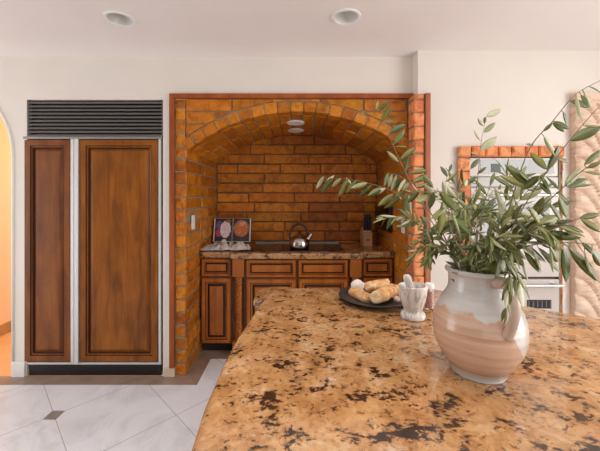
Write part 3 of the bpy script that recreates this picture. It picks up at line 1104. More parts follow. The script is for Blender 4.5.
# knife block with black knives
kb = thing('knife_block', 'pale wooden knife block near the right back corner of the alcove', 'knife block', (0.690, 3.15, ZW), 0.05)
bm = bmesh.new()
v_ = [(-0.05, -0.0), (-0.05, 0.120), (0.02, 0.18), (0.10, 0.13), (0.10, 0.0)]
for s in (-0.045, 0.045):
    pass
A_ = [bm.verts.new((-0.043, y, z_)) for y, z_ in v_]
B_ = [bm.verts.new((0.043, y, z_)) for y, z_ in v_]
for q in range(5):
    bm.faces.new((A_[q], A_[(q + 1) % 5], B_[(q + 1) % 5], B_[q]))
bm.faces.new(A_)
bm.faces.new(B_[::-1])
obj('block', bm, 'block_wood', kb, bevel=0.003)
tag(obj('badge', nb((-0.014, 0.014, -0.0515, -0.050, 0.052, 0.068)), 'wood', kb), 'small dark burnt-in mark')
k0 = None
for q, (kx, ky, kz, hl) in enumerate(((-0.030, -0.032, 0.146, 0.115), (-0.010, -0.032, 0.146, 0.125), (0.010, -0.032, 0.146, 0.12), (0.030, -0.032, 0.146, 0.11),
                                      (-0.022, -0.006, 0.170, 0.10), (0.002, -0.006, 0.170, 0.11), (0.025, -0.006, 0.170, 0.095))):
    if k0 is None:
        k0 = thing('kitchen_knife', 'black handled knife standing in the pale wooden knife block', 'knife', (0.690 + kx, 3.15 + ky, ZW + kz), 0, 'knives in the knife block')
        bm = bmesh.new()
        tube(bm, catmull([(0, 0, 0.006), (0, -0.008, 0.05), (0, -0.014, 0.10), (0, -0.020, 0.14)], 4), 0.0125, 8, flat=(Vector((1, 0, 0)), 0.72))
        obj('handle', bm, 'black', k0, smooth=math.radians(50))
        obj('bolster', nb((-0.006, 0.006, -0.009, 0.009, -0.004, 0.008)), 'steel', k0)
    else:
        c = k0.copy()
        C.objects.link(c)
        c.location = (0.690 + kx, 3.15 + ky, ZW + kz)
        for ch in list(k0.children):
            d = ch.copy()
            C.objects.link(d)
            d.parent = c

# dark panel on the right reveal, outlets
wp = thing('wall_screen', 'dark flat screen panel on the right brick wall of the alcove', 'screen', (XA - 0.004, 3.10, 1.06))
obj('frame', nb((-0.028, 0.0, -0.26, 0.26, 0.0, 0.235)), 'black', wp, bevel=0.003)
obj('screen', nb((-0.030, -0.028, -0.245, 0.245, 0.015, 0.22)), 'black_glass', wp)


def outlet(x, y, z, s, label):
    t = thing('wall_outlet', label, 'outlet', (x, y, z), 0, 'outlet plates on the brick')
    obj('cover_plate', nb((min(0, s * 0.009), max(0, s * 0.009), -0.037, 0.037, 0.0, 0.118)), 'plastic_white', t, bevel=0.003)
    for zz in (0.026, 0.066):
        obj('socket', nb((min(s * 0.009, s * 0.0112), max(s * 0.009, s * 0.0112), -0.017, 0.017, zz, zz + 0.028)), 'plastic_white', t, bevel=0.001)


outlet(-XA + 0.005, 2.60, 1.115, 1, 'white outlet plate on the left brick wall of the alcove')
outlet(XA - 0.005, 2.545, 1.09, -1, 'white outlet plate on the right brick wall, by the olive leaves')


# ------------------------------------------------------------------ lamps
def downlight(x, y, z, r, label, tilt_=False):
    t = thing('recessed_light', label, 'ceiling light', (x, y, z), 0, 'recessed ceiling lights')
    bm = bmesh.new()
    lathe(bm, [(r - 0.006, -0.001), (r - 0.004, -0.006), (r + 0.010, -0.006), (r + 0.014, -0.0005)], 40)
    obj('trim_ring', bm, 'white', t, smooth=math.radians(40))
    bm = bmesh.new()
    lathe(bm, [(r - 0.005, -0.002), (r - 0.014, 0.03), (r - 0.030, 0.062), (r - 0.044, 0.075)], 40, cap1=True)
    obj('reflector', bm, 'reflector', t, smooth=math.radians(50))
    bm = bmesh.new()
    rb = r - 0.040
    lathe(bm, [(0.0, 0.036), (rb * 0.5, 0.037), (rb * 0.85, 0.044), (rb, 0.056), (rb * 0.8, 0.074)], 32, cap1=True)
    b = obj('bulb', bm, 'lens', t, smooth=True)
    if tilt_:
        b.rotation_euler = (0.10, 0.16, 0)
    return t


downlight(LAMPS[0][0], LAMPS[0][1], HC, 0.076, 'round recessed ceiling light above the refrigerator side', True)
downlight(LAMPS[1][0], LAMPS[1][1], HC, 0.076, 'round recessed ceiling light in front of the brick arch')
for (y, lab) in ((2.80, 'pale round light under the brick arch, the one nearer the room'), (3.13, 'pale round light under the brick arch, the one nearer the back wall')):
    t = thing('arch_light', lab, 'light', (-0.012, y, ZC + R_ - 0.006), 0, 'round lights under the arch')
    bm = bmesh.new()
    lathe(bm, [(0.080, 0.004), (0.080, -0.004), (0.074, -0.009), (0.062, -0.009), (0.060, -0.006)], 40, cap0=True)
    obj('trim_ring', bm, 'white', t, smooth=math.radians(40))
    bm = bmesh.new()
    lathe(bm, [(0.060, -0.0065), (0.04, -0.0085), (0.0, -0.0095)], 40)
    obj('diffuser', bm, 'lens', t, smooth=True)

# ------------------------------------------------------------------ wall oven with brick surround
bm = bmesh.new()
box(bm, 1.185, OX0, YR - 0.022, YR - 0.001, 0.0, 1.742)
box(bm, OX0, 1.94, YR - 0.022, YR - 0.001, OZ1, 1.742)
box(bm, OX1, 1.94, YR - 0.022, YR - 0.001, 0.0, OZ1)
fo = lambda u, v, w: Vector((u, YR - 0.022 - w, v))
kw = dict(mi=1, back=0.0, ch=0.010, j=0.003)
nx = 7
for k in range(nx + 1):
    a = 1.172 + (1.947 - 1.172) * k / (nx + 1)
    b = 1.172 + (1.947 - 1.172) * (k + 1) / (nx + 1)
    brick(bm, fo, a + 0.003, b - 0.003, OZ1 + 0.002, 1.750, 0.022, **kw)
z = 0.0
while z < OZ1 - 0.02:
    z1 = min(z + 0.098, OZ1)
    brick(bm, fo, 1.174, OX0 - 0.002, z + 0.004, z1 - 0.004, 0.020, **kw)
    brick(bm, fo, OX1 + 0.016, 1.938, z + 0.004, z1 - 0.004, 0.006, mi=1, back=0.0, ch=0.005, j=0.004)
    z = z1
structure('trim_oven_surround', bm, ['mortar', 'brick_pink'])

KR = YR / F
oz = lambda py: H - (py - CY) * KR
ox = lambda px: (px - CX) * KR - 1.587
ov = thing('wall_oven', 'white built-in wall oven with metal handles framed by salmon brick', 'oven', (1.587, YR, 0))
hw = 0.322
obj('body', nb((-hw, hw, 0.0, 0.58, OZ0 + 0.004, OZ1 - 0.004)), 'enamel', ov)
# control panel
cp = obj('control_panel', nb((-hw, hw, -0.018, 0.0, oz(176.5), OZ1 - 0.006)), 'enamel', ov, bevel=0.003)
obj('panel_glass', nb((-hw + 0.075, hw - 0.03, -0.021, -0.018, oz(174), oz(160))), 'oven_glass', cp)
obj('display', nb((-0.17, -0.10, -0.0225, -0.021, oz(172.5), oz(164))), 'black_glass', cp)
obj('vent_strip', nb((-hw, hw, -0.022, 0.0, oz(187), oz(177.2))), 'grille_light', ov, bevel=0.003)
# upper door
ud = obj('door', nb((-hw, hw, -0.030, 0.0, oz(241), oz(188))), 'enamel', ov, bevel=0.004)
tag(ud, 'upper oven door')
obj('window', nb((-hw + 0.07, hw - 0.07, -0.033, -0.030, oz(234), oz(203))), 'oven_glass', ud)
bm = bmesh.new()
tube(bm, [(-hw + 0.03, -0.068, oz(195)), (hw - 0.03, -0.068, oz(195))], 0.010, 12)
for s in (-1, 1):
    box(bm, s * (hw - 0.06) - 0.010, s * (hw - 0.06) + 0.010, -0.068, -0.030, oz(195) - 0.008, oz(195) + 0.008)
obj('handle', bm, 'steel', ud, smooth=math.radians(40))
# lower door
obj('dark_gap', nb((-hw + 0.006, hw - 0.006, -0.010, 0.0, oz(280), oz(241.5))), 'black', ov)
md = obj('door', nb((-hw, hw, -0.028, 0.0, oz(276), oz(243))), 'enamel', ov, bevel=0.004)
tag(md, 'middle oven door panel')
wd = obj('drawer', nb((-hw, hw, -0.030, 0.0, OZ0 + 0.006, oz(278.5))), 'enamel', ov, bevel=0.004)
bm = bmesh.new()
tube(bm, [(-hw + 0.02, -0.072, oz(283)), (hw - 0.01, -0.072, oz(283))], 0.011, 12)
for s in (-1, 1):
    box(bm, s * (hw - 0.045) - 0.022, s * (hw - 0.045) + 0.022, -0.078, -0.030, oz(283) - 0.011, oz(283) + 0.011)
obj('handle', bm, 'steel', wd, smooth=math.radians(40))
bm = bmesh.new()
box(bm, ox(524), ox(548), -0.032, -0.030, oz(307), oz(298.5))
obj('vent_slot', bm, 'black', wd)
bm = bmesh.new()
for k in range(6):
    xx = ox(525.5) + (ox(547) - ox(525.5)) * k / 5
    box(bm, xx - 0.004, xx + 0.004, -0.035, -0.032, oz(306), oz(299.5))
obj('vent_bar', bm, 'grille', wd)

# carved panel at the far right
cpn = thing('carved_panel', 'pale pinkish wooden panel carved with slanting ridges at the right edge', 'panel', (2.105, YR, 0.0))
pw = 0.093
obj('board', nb((-pw, pw, -0.030, -0.001, 0.0, 2.135)), 'carved', cpn)
bm = bmesh.new()
NXp, NZp = 14, 420
g = []
for i in range(NXp + 1):
    row_ = []
    for j in range(NZp + 1):
        u = i / NXp
        zz = 0.02 + 2.03 * j / NZp
        x = -pw + 2 * pw * u
        ph = (zz + x * 1.15 + 0.25 * (u - 0.5) ** 2) / 0.125
        fr2 = ph - math.floor(ph)
        d = 0.004 + 0.040 * math.sqrt(max(0.0, 1 - (2 * fr2 - 1) ** 2))
        d *= 0.55 + 0.45 * math.sqrt(max(0, 1 - (2 * u - 1) ** 4))
        row_.append(bm.verts.new((x, -0.030 - d, zz)))
    g.append(row_)
for i in range(NXp):
    for j in range(NZp):
        bm.faces.new((g[i][j], g[i + 1][j], g[i + 1][j + 1], g[i][j + 1]))
bnd = [e for e in bm.edges if e.is_boundary]
ret = bmesh.ops.extrude_edge_only(bm, edges=bnd)
for v in ret['geom']:
    if isinstance(v, bmesh.types.BMVert):
        v.co.y = -0.030
obj('ridged_face', bm, 'carved', cpn, smooth=math.radians(35))
obj('cap', nb((-pw - 0.002, pw + 0.002, -0.055, -0.030, 2.052, 2.137)), 'carved', cpn, bevel=0.004)

# ------------------------------------------------------------------ island
isl = thing('kitchen_island', 'brown wooden island cabinet under the large speckled granite top', 'island', (0.5, 0.9, 0))
def loc_poly(pts):
    return [(x - 0.5, y - 0.9) for x, y in pts]
bm = bmesh.new()
prism(bm, loc_poly([(-0.13, 0.32), (1.48, 0.32), (1.48, 0.90), (1.02, 1.27), (0.66, 1.57), (-0.09, 1.57)]), 0.09, 0.819)
obj('body', bm, 'wood', isl)
bm = bmesh.new()
prism(bm, loc_poly([(-0.08, 0.38), (1.42, 0.38), (1.42, 0.86), (0.98, 1.22), (0.63, 1.51), (-0.04, 1.51)]), 0.002, 0.09)
obj('kick_plate', bm, 'dark', isl)
for k in range(3):
    bm = bmesh.new()
    x0 = -0.06 + 0.235 * k
    panel_rings(bm, -(x0 + 0.225), -x0, 0.13, 0.80, 0.0, CR)
    bm.transform(Matrix.Rotation(PI, 4, 'Z') @ Matrix.Identity(4))
    bm.transform(Matrix.Translation((-0.5, 1.57 - 0.9, 0)))
    obj('door', bm, ['wood_cab', 'glaze'], isl)

top = [(-0.190, 0.26), (-0.198, 0.55), (-0.211, 0.72), (-0.212, 0.90), (-0.203, 1.08), (-0.187, 1.22), (-0.172, 1.371), (-0.154, 1.49), (-0.132, 1.580), (-0.095, 1.633), (-0.040, 1.654),
       (0.66, 1.648), (0.72, 1.622), (0.99, 1.384), (1.177, 1.235), (1.58, 0.91), (1.60, 0.86), (1.60, 0.26)]
rounded_slab(top, 0.862, 0.910, 'island_worktop', 'large golden brown granite worktop with dark speckles in the foreground', 'worktop', 0.021, 6)
low = [(-0.222, 1.605)]
low += [(-0.222 + 0.10 - 0.10 * math.cos(a), 1.73 + 0.118 * math.sin(a)) for a in [PI / 2 * k / 8 for k in range(0, 9)]]
low += [(-0.06, 1.848), (-0.02, 1.83), (0.0, 1.70), (0.25, 1.64), (0.25, 1.60)]
rounded_slab(low, 0.820, 0.8615, 'lower_worktop', 'small rounded granite ledge below the far left corner of the island top', 'worktop', 0.012, 4)
ZI = 0.910

# ------------------------------------------------------------------ plate, bread, garlic
pl = thing('plate', 'dark round stoneware plate holding bread on the granite island', 'plate', (0.352, 1.447, ZI))
bm = bmesh.new()
lathe(bm, [(0.0, 0.0), (0.085, 0.0), (0.092, 0.002), (0.135, 0.012), (0.160, 0.022), (0.1625, 0.025), (0.160, 0.0265), (0.134, 0.018), (0.090, 0.0085), (0.0, 0.0075)], 64)
obj('dish', bm, 'plate', pl, smooth=True)


def bread(px0, py0, px1, py1, Y0, Y1, r, label, cut=1, z0=None, bend=0.0, seed=0):
    """half loaf from end 0 (rounded) to end 1 (cut open)"""
    a, b = P(px0, py0, Y0), P(px1, py1, Y1)
    d = b - a
    L = d.length
    t = thing('bread_roll', label, 'bread', a, 0, 'crusty bread on the dark plate')
    d.normalize()
    up = Vector((0, 0, 1))
    u = d.cross(up).normalized()
    w = u.cross(d)
    N, n = 18, 24
    bm = bmesh.new()
    rings = []
    for i in range(N + 1):
        s = i / N
        rr = r * (math.sqrt(max(0.0, 1 - (1 - min(1, s / 0.22)) ** 2)) * 0.96 + 0.04)
        rr *= 1 - 0.10 * max(0, s - 0.7) / 0.3
        c = d * (L * s) + w * bend * math.sin(PI * s)
        ring = []
        for k in range(n):
            an = 2 * PI * k / n
            q = 1 + 0.16 * mnoise.noise(Vector((s * 5 + seed, math.cos(an) * 1.3, math.sin(an) * 1.3)))
            ring.append(bm.verts.new(c + (u * math.cos(an) * rr + w * math.sin(an) * rr * 0.88) * q))
        rings.append(ring)
    for p, q in zip(rings, rings[1:]):
        for k in range(n):
            bm.faces.new((p[k], p[(k + 1) % n], q[(k + 1) % n], q[k]))
    bm.faces.new(rings[0][::-1])
    last = [v.co.copy() for v in rings[-1]]
    obj('crust', bm, 'crust', t, smooth=True)
    bm = bmesh.new()
    ctr = sum(last, Vector()) / n
    prev = [bm.verts.new(p) for p in last]
    for f_, o_ in ((0.93, 0.0035), (0.6, 0.005), (0.3, 0.0035)):
        cur = []
        for k, p in enumerate(last):
            q = ctr + (p - ctr) * f_ + d * (o_ + 0.003 * mnoise.noise(p * 90 + Vector((seed, 0, 0))))
            cur.append(bm.verts.new(q))
        for k in range(n):
            bm.faces.new((prev[k], prev[(k + 1) % n], cur[(k + 1) % n], cur[k]))
        prev = cur
    bm.faces.new(prev)
    tag(obj('crumb', bm, 'crumb', t, smooth=True), 'pale torn crumb end')
    return t


bread(370, 299.5, 353, 292.0, 1.385, 1.50, 0.028, 'crusty bread piece lying at the left of the plate', seed=1)
bread(393, 290.5, 376, 297.5, 1.47, 1.315, 0.031, 'crusty bread piece in front with its cut end facing the room', seed=2)
bread(364, 287.5, 388, 283.5, 1.43, 1.43, 0.026, 'long crusty bread piece lying on top of the others', seed=3)
bread(400.5, 291.0, 388, 288.0, 1.47, 1.53, 0.027, 'crusty bread piece at the back right of the plate', seed=4)


def garlic(px, py, Y, r, m, label, leaf=False):
    c = P(px, py, Y)
    t = thing('garlic_bulb', label, 'garlic', c, 0, 'garlic on the bread plate')
    bm = bmesh.new()
    prof = [(0.0, -0.85), (0.4, -0.86), (0.8, -0.6), (1.0, -0.1), (0.95, 0.3), (0.7, 0.65), (0.35, 0.88), (0.16, 1.15), (0.12, 1.5), (0.0, 1.52)]
    n = 30
    lathe(bm, [(q * r, z_ * r) for q, z_ in prof], n)
    for v in bm.verts:
        a = math.atan2(v.co.y, v.co.x)
        f_ = 1 - 0.09 * abs(math.cos(a * 3.5)) ** 3
        v.co.x *= f_
        v.co.y *= f_
    o = obj('bulb', bm, m, t, smooth=True)
    if leaf:
        bm = bmesh.new()
        for q in range(5):
            a = q * 0.5 + 2.6
            tube(bm, [(0.0, 0, -0.3 * r), (0.7 * r * math.cos(a), 0.7 * r * math.sin(a) - r * 0.5, -0.4 * r), (1.25 * r * math.cos(a), 1.1 * r * math.sin(a) - r * 0.5, -0.9 * r)], [0.003, 0.005, 0.001], 6)
        obj('leaves', bm, 'herb', t, smooth=True)
    return t, o


t, o = garlic(357.5, 286.3, 1.52, 0.034, 'garlic', 'white garlic bulb with green at the left back of the plate', True)
o.rotation_euler = (0, math.radians(78), 0.3)
t, o = garlic(397.0, 299.0, 1.37, 0.015, 'garlic_pink', 'pinkish garlic clove beside the marble mortar')
o.rotation_euler = (0.5, 0.4, 0)

# ------------------------------------------------------------------ mortar and pestle, salt shaker
mo = thing('mortar', 'white veined marble mortar standing right of the bread plate', 'mortar', (0.452, 1.240, ZI))
bm = bmesh.new()
lathe(bm, [(0.0, 0.0), (0.042, 0.0), (0.046, 0.003), (0.046, 0.016), (0.043, 0.021), (0.034, 0.026), (0.033, 0.031), (0.038, 0.044), (0.046, 0.068), (0.051, 0.095),
           (0.0535, 0.122), (0.053, 0.126), (0.047, 0.127), (0.044, 0.118), (0.038, 0.085), (0.022, 0.058), (0.0, 0.052)], 56)
obj('bowl', bm, 'marble', mo, smooth=math.radians(50))
bm = bmesh.new()
for a in (0.6, 2.9):
    pass
for v in ():
    pass
bm.free()
pe = thing('pestle', 'white marble pestle leaning out of the mortar', 'pestle', (0.458, 1.238, ZI + 0.066))
a, b = Vector((0, 0, 0)), P(406, 275, 1.215) - Vector((0.458, 1.238, ZI + 0.066))
q = b.normalized()
bm = bmesh.new()
L = b.length
lathe(bm, [(0.0, 0.0), (0.010, 0.001), (0.016, 0.008), (0.0165, 0.018), (0.015, 0.034), (0.0132, 0.055), (0.0142, L - 0.03), (0.0148, L - 0.012), (0.0115, L - 0.003), (0.0, L)], 28)
bm.transform(Vector((0, 0, 1)).rotation_difference(q).to_matrix().to_4x4())
obj('shaft', bm, 'marble', pe, smooth=True)

ss = thing('salt_shaker', 'small glass shaker of pink salt behind the marble mortar', 'shaker', (0.556, 1.335, ZI))
bm = bmesh.new()
lathe(bm, [(0.0, 0.0), (0.017, 0.0), (0.019, 0.003), (0.019, 0.088), (0.0165, 0.088), (0.0165, 0.006), (0.0, 0.006)], 32)
obj('jar', bm, 'glass', ss, smooth=math.radians(40))
bm = bmesh.new()
lathe(bm, [(0.0, 0.0065), (0.0160, 0.0065), (0.0160, 0.070), (0.0, 0.073)], 24)
obj('salt', bm, 'salt', ss, smooth=math.radians(40))
bm = bmesh.new()
lathe(bm, [(0.0195, 0.088), (0.0195, 0.102), (0.016, 0.108), (0.0, 0.110)], 32, cap0=True)
obj('cap', bm, 'plastic_white', ss, smooth=math.radians(40))

# ------------------------------------------------------------------ vase
VX, VY = 0.490, 0.862
vs = thing('vase', 'large stoneware jug with grey glaze over pinkish clay holding olive branches', 'vase', (VX, VY, ZI))
bm = bmesh.new()
prof = [(0.0, 0.0), (0.060, 0.0), (0.066, 0.004), (0.068, 0.009), (0.074, 0.020), (0.092, 0.046), (0.106, 0.075), (0.1125, 0.105), (0.1130, 0.130), (0.109, 0.155), (0.099, 0.180),
        (0.086, 0.202), (0.0765, 0.218), (0.0730, 0.234), (0.0725, 0.252), (0.0735, 0.262), (0.080, 0.268), (0.0815, 0.273), (0.079, 0.278), (0.074, 0.2785), (0.0685, 0.272),
        (0.066, 0.255), (0.066, 0.235), (0.070, 0.218), (0.082, 0.198), (0.100, 0.16), (0.104, 0.12), (0.096, 0.075), (0.070, 0.03), (0.0, 0.015)]
fine = []
for (r0, z0), (r1, z1) in zip(prof, prof[1:]):
    fine.append((r0, z0))
fine.append(prof[-1])
pp = catmull([Vector((r, 0, z)) for r, z in prof], 4)
pp = [(max(0.0, p.x), p.z) for p in pp]
out = []
for i, (r, z) in enumerate(pp):
    if i < len(pp) * 0.45 and 0.02 < z < 0.215:
        r += 0.0005 * math.sin(z * 2 * PI / 0.021)
    out.append((r if i not in (0, len(pp) - 1) else 0.0, z))
lathe(bm, out, 72)
obj('body', bm, 'vase', vs, smooth=True)
bm = bmesh.new()
ha = Vector((0.093, -0.996, 0)).normalized()
side = Vector((-ha.y, ha.x, 0))
pts = catmull([ha * 0.071 + Vector((0, 0, 0.256)), ha * 0.098 + Vector((0, 0, 0.262)), ha * 0.122 + Vector((0, 0, 0.245)), ha * 0.131 + Vector((0, 0, 0.212)), ha * 0.125 + Vector((0, 0, 0.178)), ha * 0.114 + Vector((0, 0, 0.152)), ha * 0.107 + Vector((0, 0, 0.138))], 6)
m = len(pts)
tube(bm, pts, [0.0155 - 0.0025 * math.sin(PI * i / (m - 1)) for i in range(m)], 14, flat=(ha, 0.62))
tag(obj('handle', bm, 'vase_handle', vs, smooth=True), 'strap handle at the front right')


# ------------------------------------------------------------------ olive branches
def leaf(bm, base, d, nrm, L, wd, curl):
    """a leaf with a dark upper and a pale under side"""
    d = d.normalized()
    side = d.cross(nrm).normalized()
    nrm = side.cross(d).normalized()
    N = 6
    T = []
    for i in range(N + 1):
        s = i / N
        w = wd * (math.sin(PI * min(1, s * 0.94 + 0.03)) ** 0.8) * (1.0 - 0.25 * (s - 0.5))
        if i == N:
            w = 0.0002
        c = base + d * (L * s) - nrm * (curl * L * s * s)
        l, r = c + side * w + nrm * w * 0.22, c - side * w + nrm * w * 0.22
        T.append((bm.verts.new(l), bm.verts.new(c + nrm * 0.0003), bm.verts.new(r), bm.verts.new(c - nrm * 0.0005)))
    for a, b in zip(T, T[1:]):
        bm.faces.new((a[0], b[0], b[1], a[1])).material_index = 0
        bm.faces.new((a[1], b[1], b[2], a[2])).material_index = 0
        bm.faces.new((a[2], b[2], b[3], a[3])).material_index = 1
        bm.faces.new((a[3], b[3], b[0], a[0])).material_index = 1


lr = random.Random(23)


def leafy(bm_l, pts, start, step, size, droop, spread, pale):
    """opposite leaves along a polyline"""
    acc = 0.0
    total = sum((b - a).length for a, b in zip(pts, pts[1:]))
    nxt = start * total
    flip = lr.uniform(0, PI)
    for a, b in zip(pts, pts[1:]):
        seg = (b - a).length
        t = (b - a).normalized() if seg > 0 else Vector((0, 0, 1))
        while acc + seg >= nxt:
            p = a + t * (nxt - acc)
            ref = Vector((0, 0, 1)) if abs(t.z) < 0.85 else Vector((0.7, -0.7, 0))
            u = t.cross(ref).normalized()
            w = u.cross(t)
            flip += 1.1 + lr.uniform(-0.4, 0.4)
            for s in (0, PI):
                if lr.random() < 0.1:
                    continue
                ang = flip + s + lr.uniform(-0.3, 0.3)
                sd_ = u * math.cos(ang) + w * math.sin(ang)
                dd = t * lr.uniform(0.45, 1.0) + sd_ * spread * lr.uniform(0.7, 1.2) + Vector((0, 0, -droop * lr.uniform(0.5, 1.3)))
                dd.normalize()
                nn = Vector((lr.uniform(-0.6, 0.6), lr.uniform(-1.3, -0.1), 0.75)) + t * 0.3
                if lr.random() < pale:
                    nn = -nn
                if abs(nn.normalized().dot(dd)) > 0.93:
                    nn = u
                L = size * lr.uniform(0.75, 1.2)
                leaf(bm_l, p, dd, nn, L, L * lr.uniform(0.12, 0.165), lr.uniform(-0.05, 0.22))
            nxt += step * lr.uniform(0.8, 1.25)
        acc += seg
    # a terminal leaf
    t = (pts[-1] - pts[-2]).normalized()
    leaf(bm_l, pts[-1], t + Vector((0, 0, -droop * 0.5)), Vector((0.2, -0.5, 1)) if abs(t.z) < 0.9 else Vector((0.3, -1, 0)), size * 0.9, size * 0.1, 0.1)


def olive_branch(path, label, mouth, size=0.05, step=0.022, droop=0.15, spread=0.75, twigs=0, pale=0.25, start=0.42, rad=0.0024, tl=0.10, leaves=None):
    mx, my = mouth
    foot = Vector((VX + mx * 0.5, VY + my * 0.5, ZI + 0.055))
    neck = Vector((VX + mx, VY + my, ZI + 0.265))
    pts3 = [foot, neck] + [P(*p) for p in path]
    t = thing('olive_branch', label, 'branch', foot, 0, 'olive branches in the jug')
    pts = catmull([p - foot for p in pts3], 8)
    bs, bl = bmesh.new(), bmesh.new()
    m = len(pts)
    tube(bs, pts, [rad * (1 - 0.72 * i / (m - 1)) for i in range(m)], 7)
    total = sum((b - a).length for a, b in zip(pts, pts[1:]))
    if leaves is None:
        leafy(bl, pts, start, step, size, droop, spread, pale)
    else:
        dense = [a.lerp(b, q / 4) for a, b in zip(pts, pts[1:]) for q in range(4)] + [pts[-1]]
        pix = [((p + foot).x / (p + foot).y * F + CX, CY - ((p + foot).z - H) / (p + foot).y * F) for p in dense]
        for (bx, by, tx, ty, pl_, wr) in leaves:
            i = min(range(len(dense)), key=lambda q: (pix[q][0] - bx) ** 2 + (pix[q][1] - by) ** 2)
            Yd = (dense[i] + foot).y
            b0 = P(bx, by, Yd + lr.uniform(-0.004, 0.004)) - foot
            t0 = P(tx, ty, Yd + lr.uniform(-0.022, 0.022)) - foot
            tube(bs, [dense[i], dense[i].lerp(b0, 0.6), b0], [0.0009, 0.0008, 0.0006], 5)
            L = (t0 - b0).length
            nn = Vector((lr.uniform(-0.35, 0.35), -1.0, lr.uniform(0.1, 0.6)))
            leaf(bl, b0, t0 - b0, -nn if pl_ else nn, L, L * wr, lr.uniform(-0.06, 0.06))
    for k in range(twigs if leaves is None else 0):
        i = int(m * lr.uniform(0.42, 0.86))
        i = min(i, m - 2)
        tt = (pts[i + 1] - pts[i]).normalized()
        rnd = Vector((lr.uniform(-1, 1), lr.uniform(-0.9, 0.7), lr.uniform(-0.55, 0.8)))
        dd = (tt * 0.6 + rnd).normalized()
        L = tl * lr.uniform(0.6, 1.3)
        p0 = pts[i]
        tw_ = [p0, p0 + dd * L * 0.5 + Vector((0, 0, 0.005)), p0 + dd * L + Vector((0, 0, -0.01 - droop * 0.05))]
        tp = catmull(tw_, 4)
        tube(bs, tp, [0.0012 * (1 - 0.5 * q / (len(tp) - 1)) for q in range(len(tp))], 5)
        leafy(bl, tp, 0.18, step * 0.85, size * 0.95, droop, spread, pale)
    obj('stem', bs, 'stem', t, smooth=True)
    obj('foliage', bl, ['leaf', 'leaf_back'], t, smooth=True, recalc=False)
    return t


B = olive_branch


def from_crop(ox_, oy_, sc, rows):
    """leaf list: stalk end, tip, pale side out (1) or not (0), half width against length"""
    return [(ox_ + a / sc, oy_ + b / sc, ox_ + c / sc, oy_ + d / sc, p, w) for a, b, c, d, p, w in rows]


ARCHING = from_crop(310, 90, 3.61, [(50, 312, 22, 358, 1, .13), (58, 334, 88, 308, 1, .17), (78, 318, 40, 372, 0, .15), (112, 319, 78, 350, 1, .18), (138, 320, 104, 386, 0, .14),
    (168, 327, 130, 372, 0, .15), (206, 335, 146, 356, 1, .17), (222, 344, 176, 386, 0, .15), (262, 352, 206, 386, 0, .15), (272, 354, 234, 377, 1, .18),
    (300, 376, 244, 420, 0, .15), (322, 390, 268, 428, 0, .16), (314, 372, 332, 394, 1, .2), (345, 372, 343, 450, 0, .13), (354, 376, 366, 452, 1, .12), (130, 318, 152, 342, 1, .15)])
RISING = from_crop(310, 90, 3.61, [(248, 76, 286, 36, 0, .16), (260, 114, 293, 56, 0, .17), (268, 120, 302, 108, 0, .13), (284, 156, 346, 122, 0, .16), (303, 196, 343, 140, 0, .16),
    (328, 250, 384, 205, 0, .15), (345, 290, 353, 238, 0, .14), (320, 260, 279, 219, 1, .15), (362, 300, 426, 290, 0, .16), (374, 334, 430, 304, 0, .18), (238, 70, 246, 40, 0, .12),
    (384, 352, 433, 338, 0, .16), (310, 204, 352, 206, 0, .1)])
HANGING = from_crop(310, 90, 3.61, [(283, 300, 267, 347, 0, .14), (296, 303, 284, 352, 1, .13), (313, 308, 293, 364, 1, .13), (328, 314, 302, 364, 0, .14), (344, 322, 318, 370, 1, .14), (356, 334, 334, 366, 0, .16)])
UPRIGHT = from_crop(410, 100, 3.92, [(300, 66, 357, 33, 1, .17), (292, 92, 294, 66, 0, .22), (287, 100, 264, 70, 1, .2), (290, 127, 333, 90, 1, .17), (276, 157, 252, 117, 1, .2),
    (278, 196, 341, 143, 1, .19), (266, 216, 232, 204, 1, .16), (268, 232, 238, 270, 0, .18), (262, 300, 218, 330, 0, .16), (264, 290, 300, 262, 0, .15)])
SWEEPING = from_crop(500, 75, 3.92, [(345, 44, 398, 68, 0, .17), (392, 20, 430, 40, 0, .14), (276, 104, 350, 126, 0, .19), (318, 78, 346, 124, 0, .15), (330, 70, 356, 132, 1, .14), (300, 80, 318, 186, 1, .11),
    (246, 144, 264, 196, 0, .15), (208, 183, 276, 212, 0, .15), (206, 188, 252, 224, 0, .17), (204, 190, 168, 222, 0, .17), (172, 240, 222, 316, 1, .12), (130, 275, 100, 274, 0, .12)])
RIGHT_RISING = from_crop(500, 75, 3.92, [(276, 258, 400, 200, 0, .18), (330, 200, 400, 205, 0, .14), (216, 318, 174, 244, 1, .11), (186, 372, 234, 276, 0, .19), (228, 330, 264, 340, 0, .2), (182, 370, 114, 304, 0, .19),
    (150, 395, 90, 450, 0, .2), (160, 396, 190, 450, 0, .18), (120, 420, 60, 372, 0, .15), (110, 430, 20, 350, 0, .13), (96, 440, 0, 392, 0, .15)])
PANEL = from_crop(500, 75, 3.92, [(330, 352, 396, 292, 0, .12), (340, 366, 400, 338, 0, .17), (255, 436, 316, 366, 1, .12), (268, 442, 346, 404, 0, .15), (290, 436, 366, 430, 0, .12), (330, 380, 400, 390, 0, .1),
    (230, 450, 180, 400, 0, .16), (220, 460, 270, 500, 0, .18), (200, 470, 150, 420, 0, .17)])
LEVEL = from_crop(480, 180, 3.47, [(345, 132, 416, 118, 0, .13), (350, 136, 420, 182, 0, .17), (300, 160, 364, 182, 0, .11), (235, 182, 336, 202, 0, .13), (200, 154, 272, 124, 0, .14), (210, 170, 280, 160, 0, .14),
    (260, 150, 330, 140, 0, .12), (180, 190, 120, 240, 0, .18), (190, 200, 250, 236, 0, .17), (170, 150, 140, 110, 0, .2), (205, 150, 170, 90, 0, .17), (280, 140, 240, 80, 0, .17), (300, 130, 270, 60, 0, .18)])
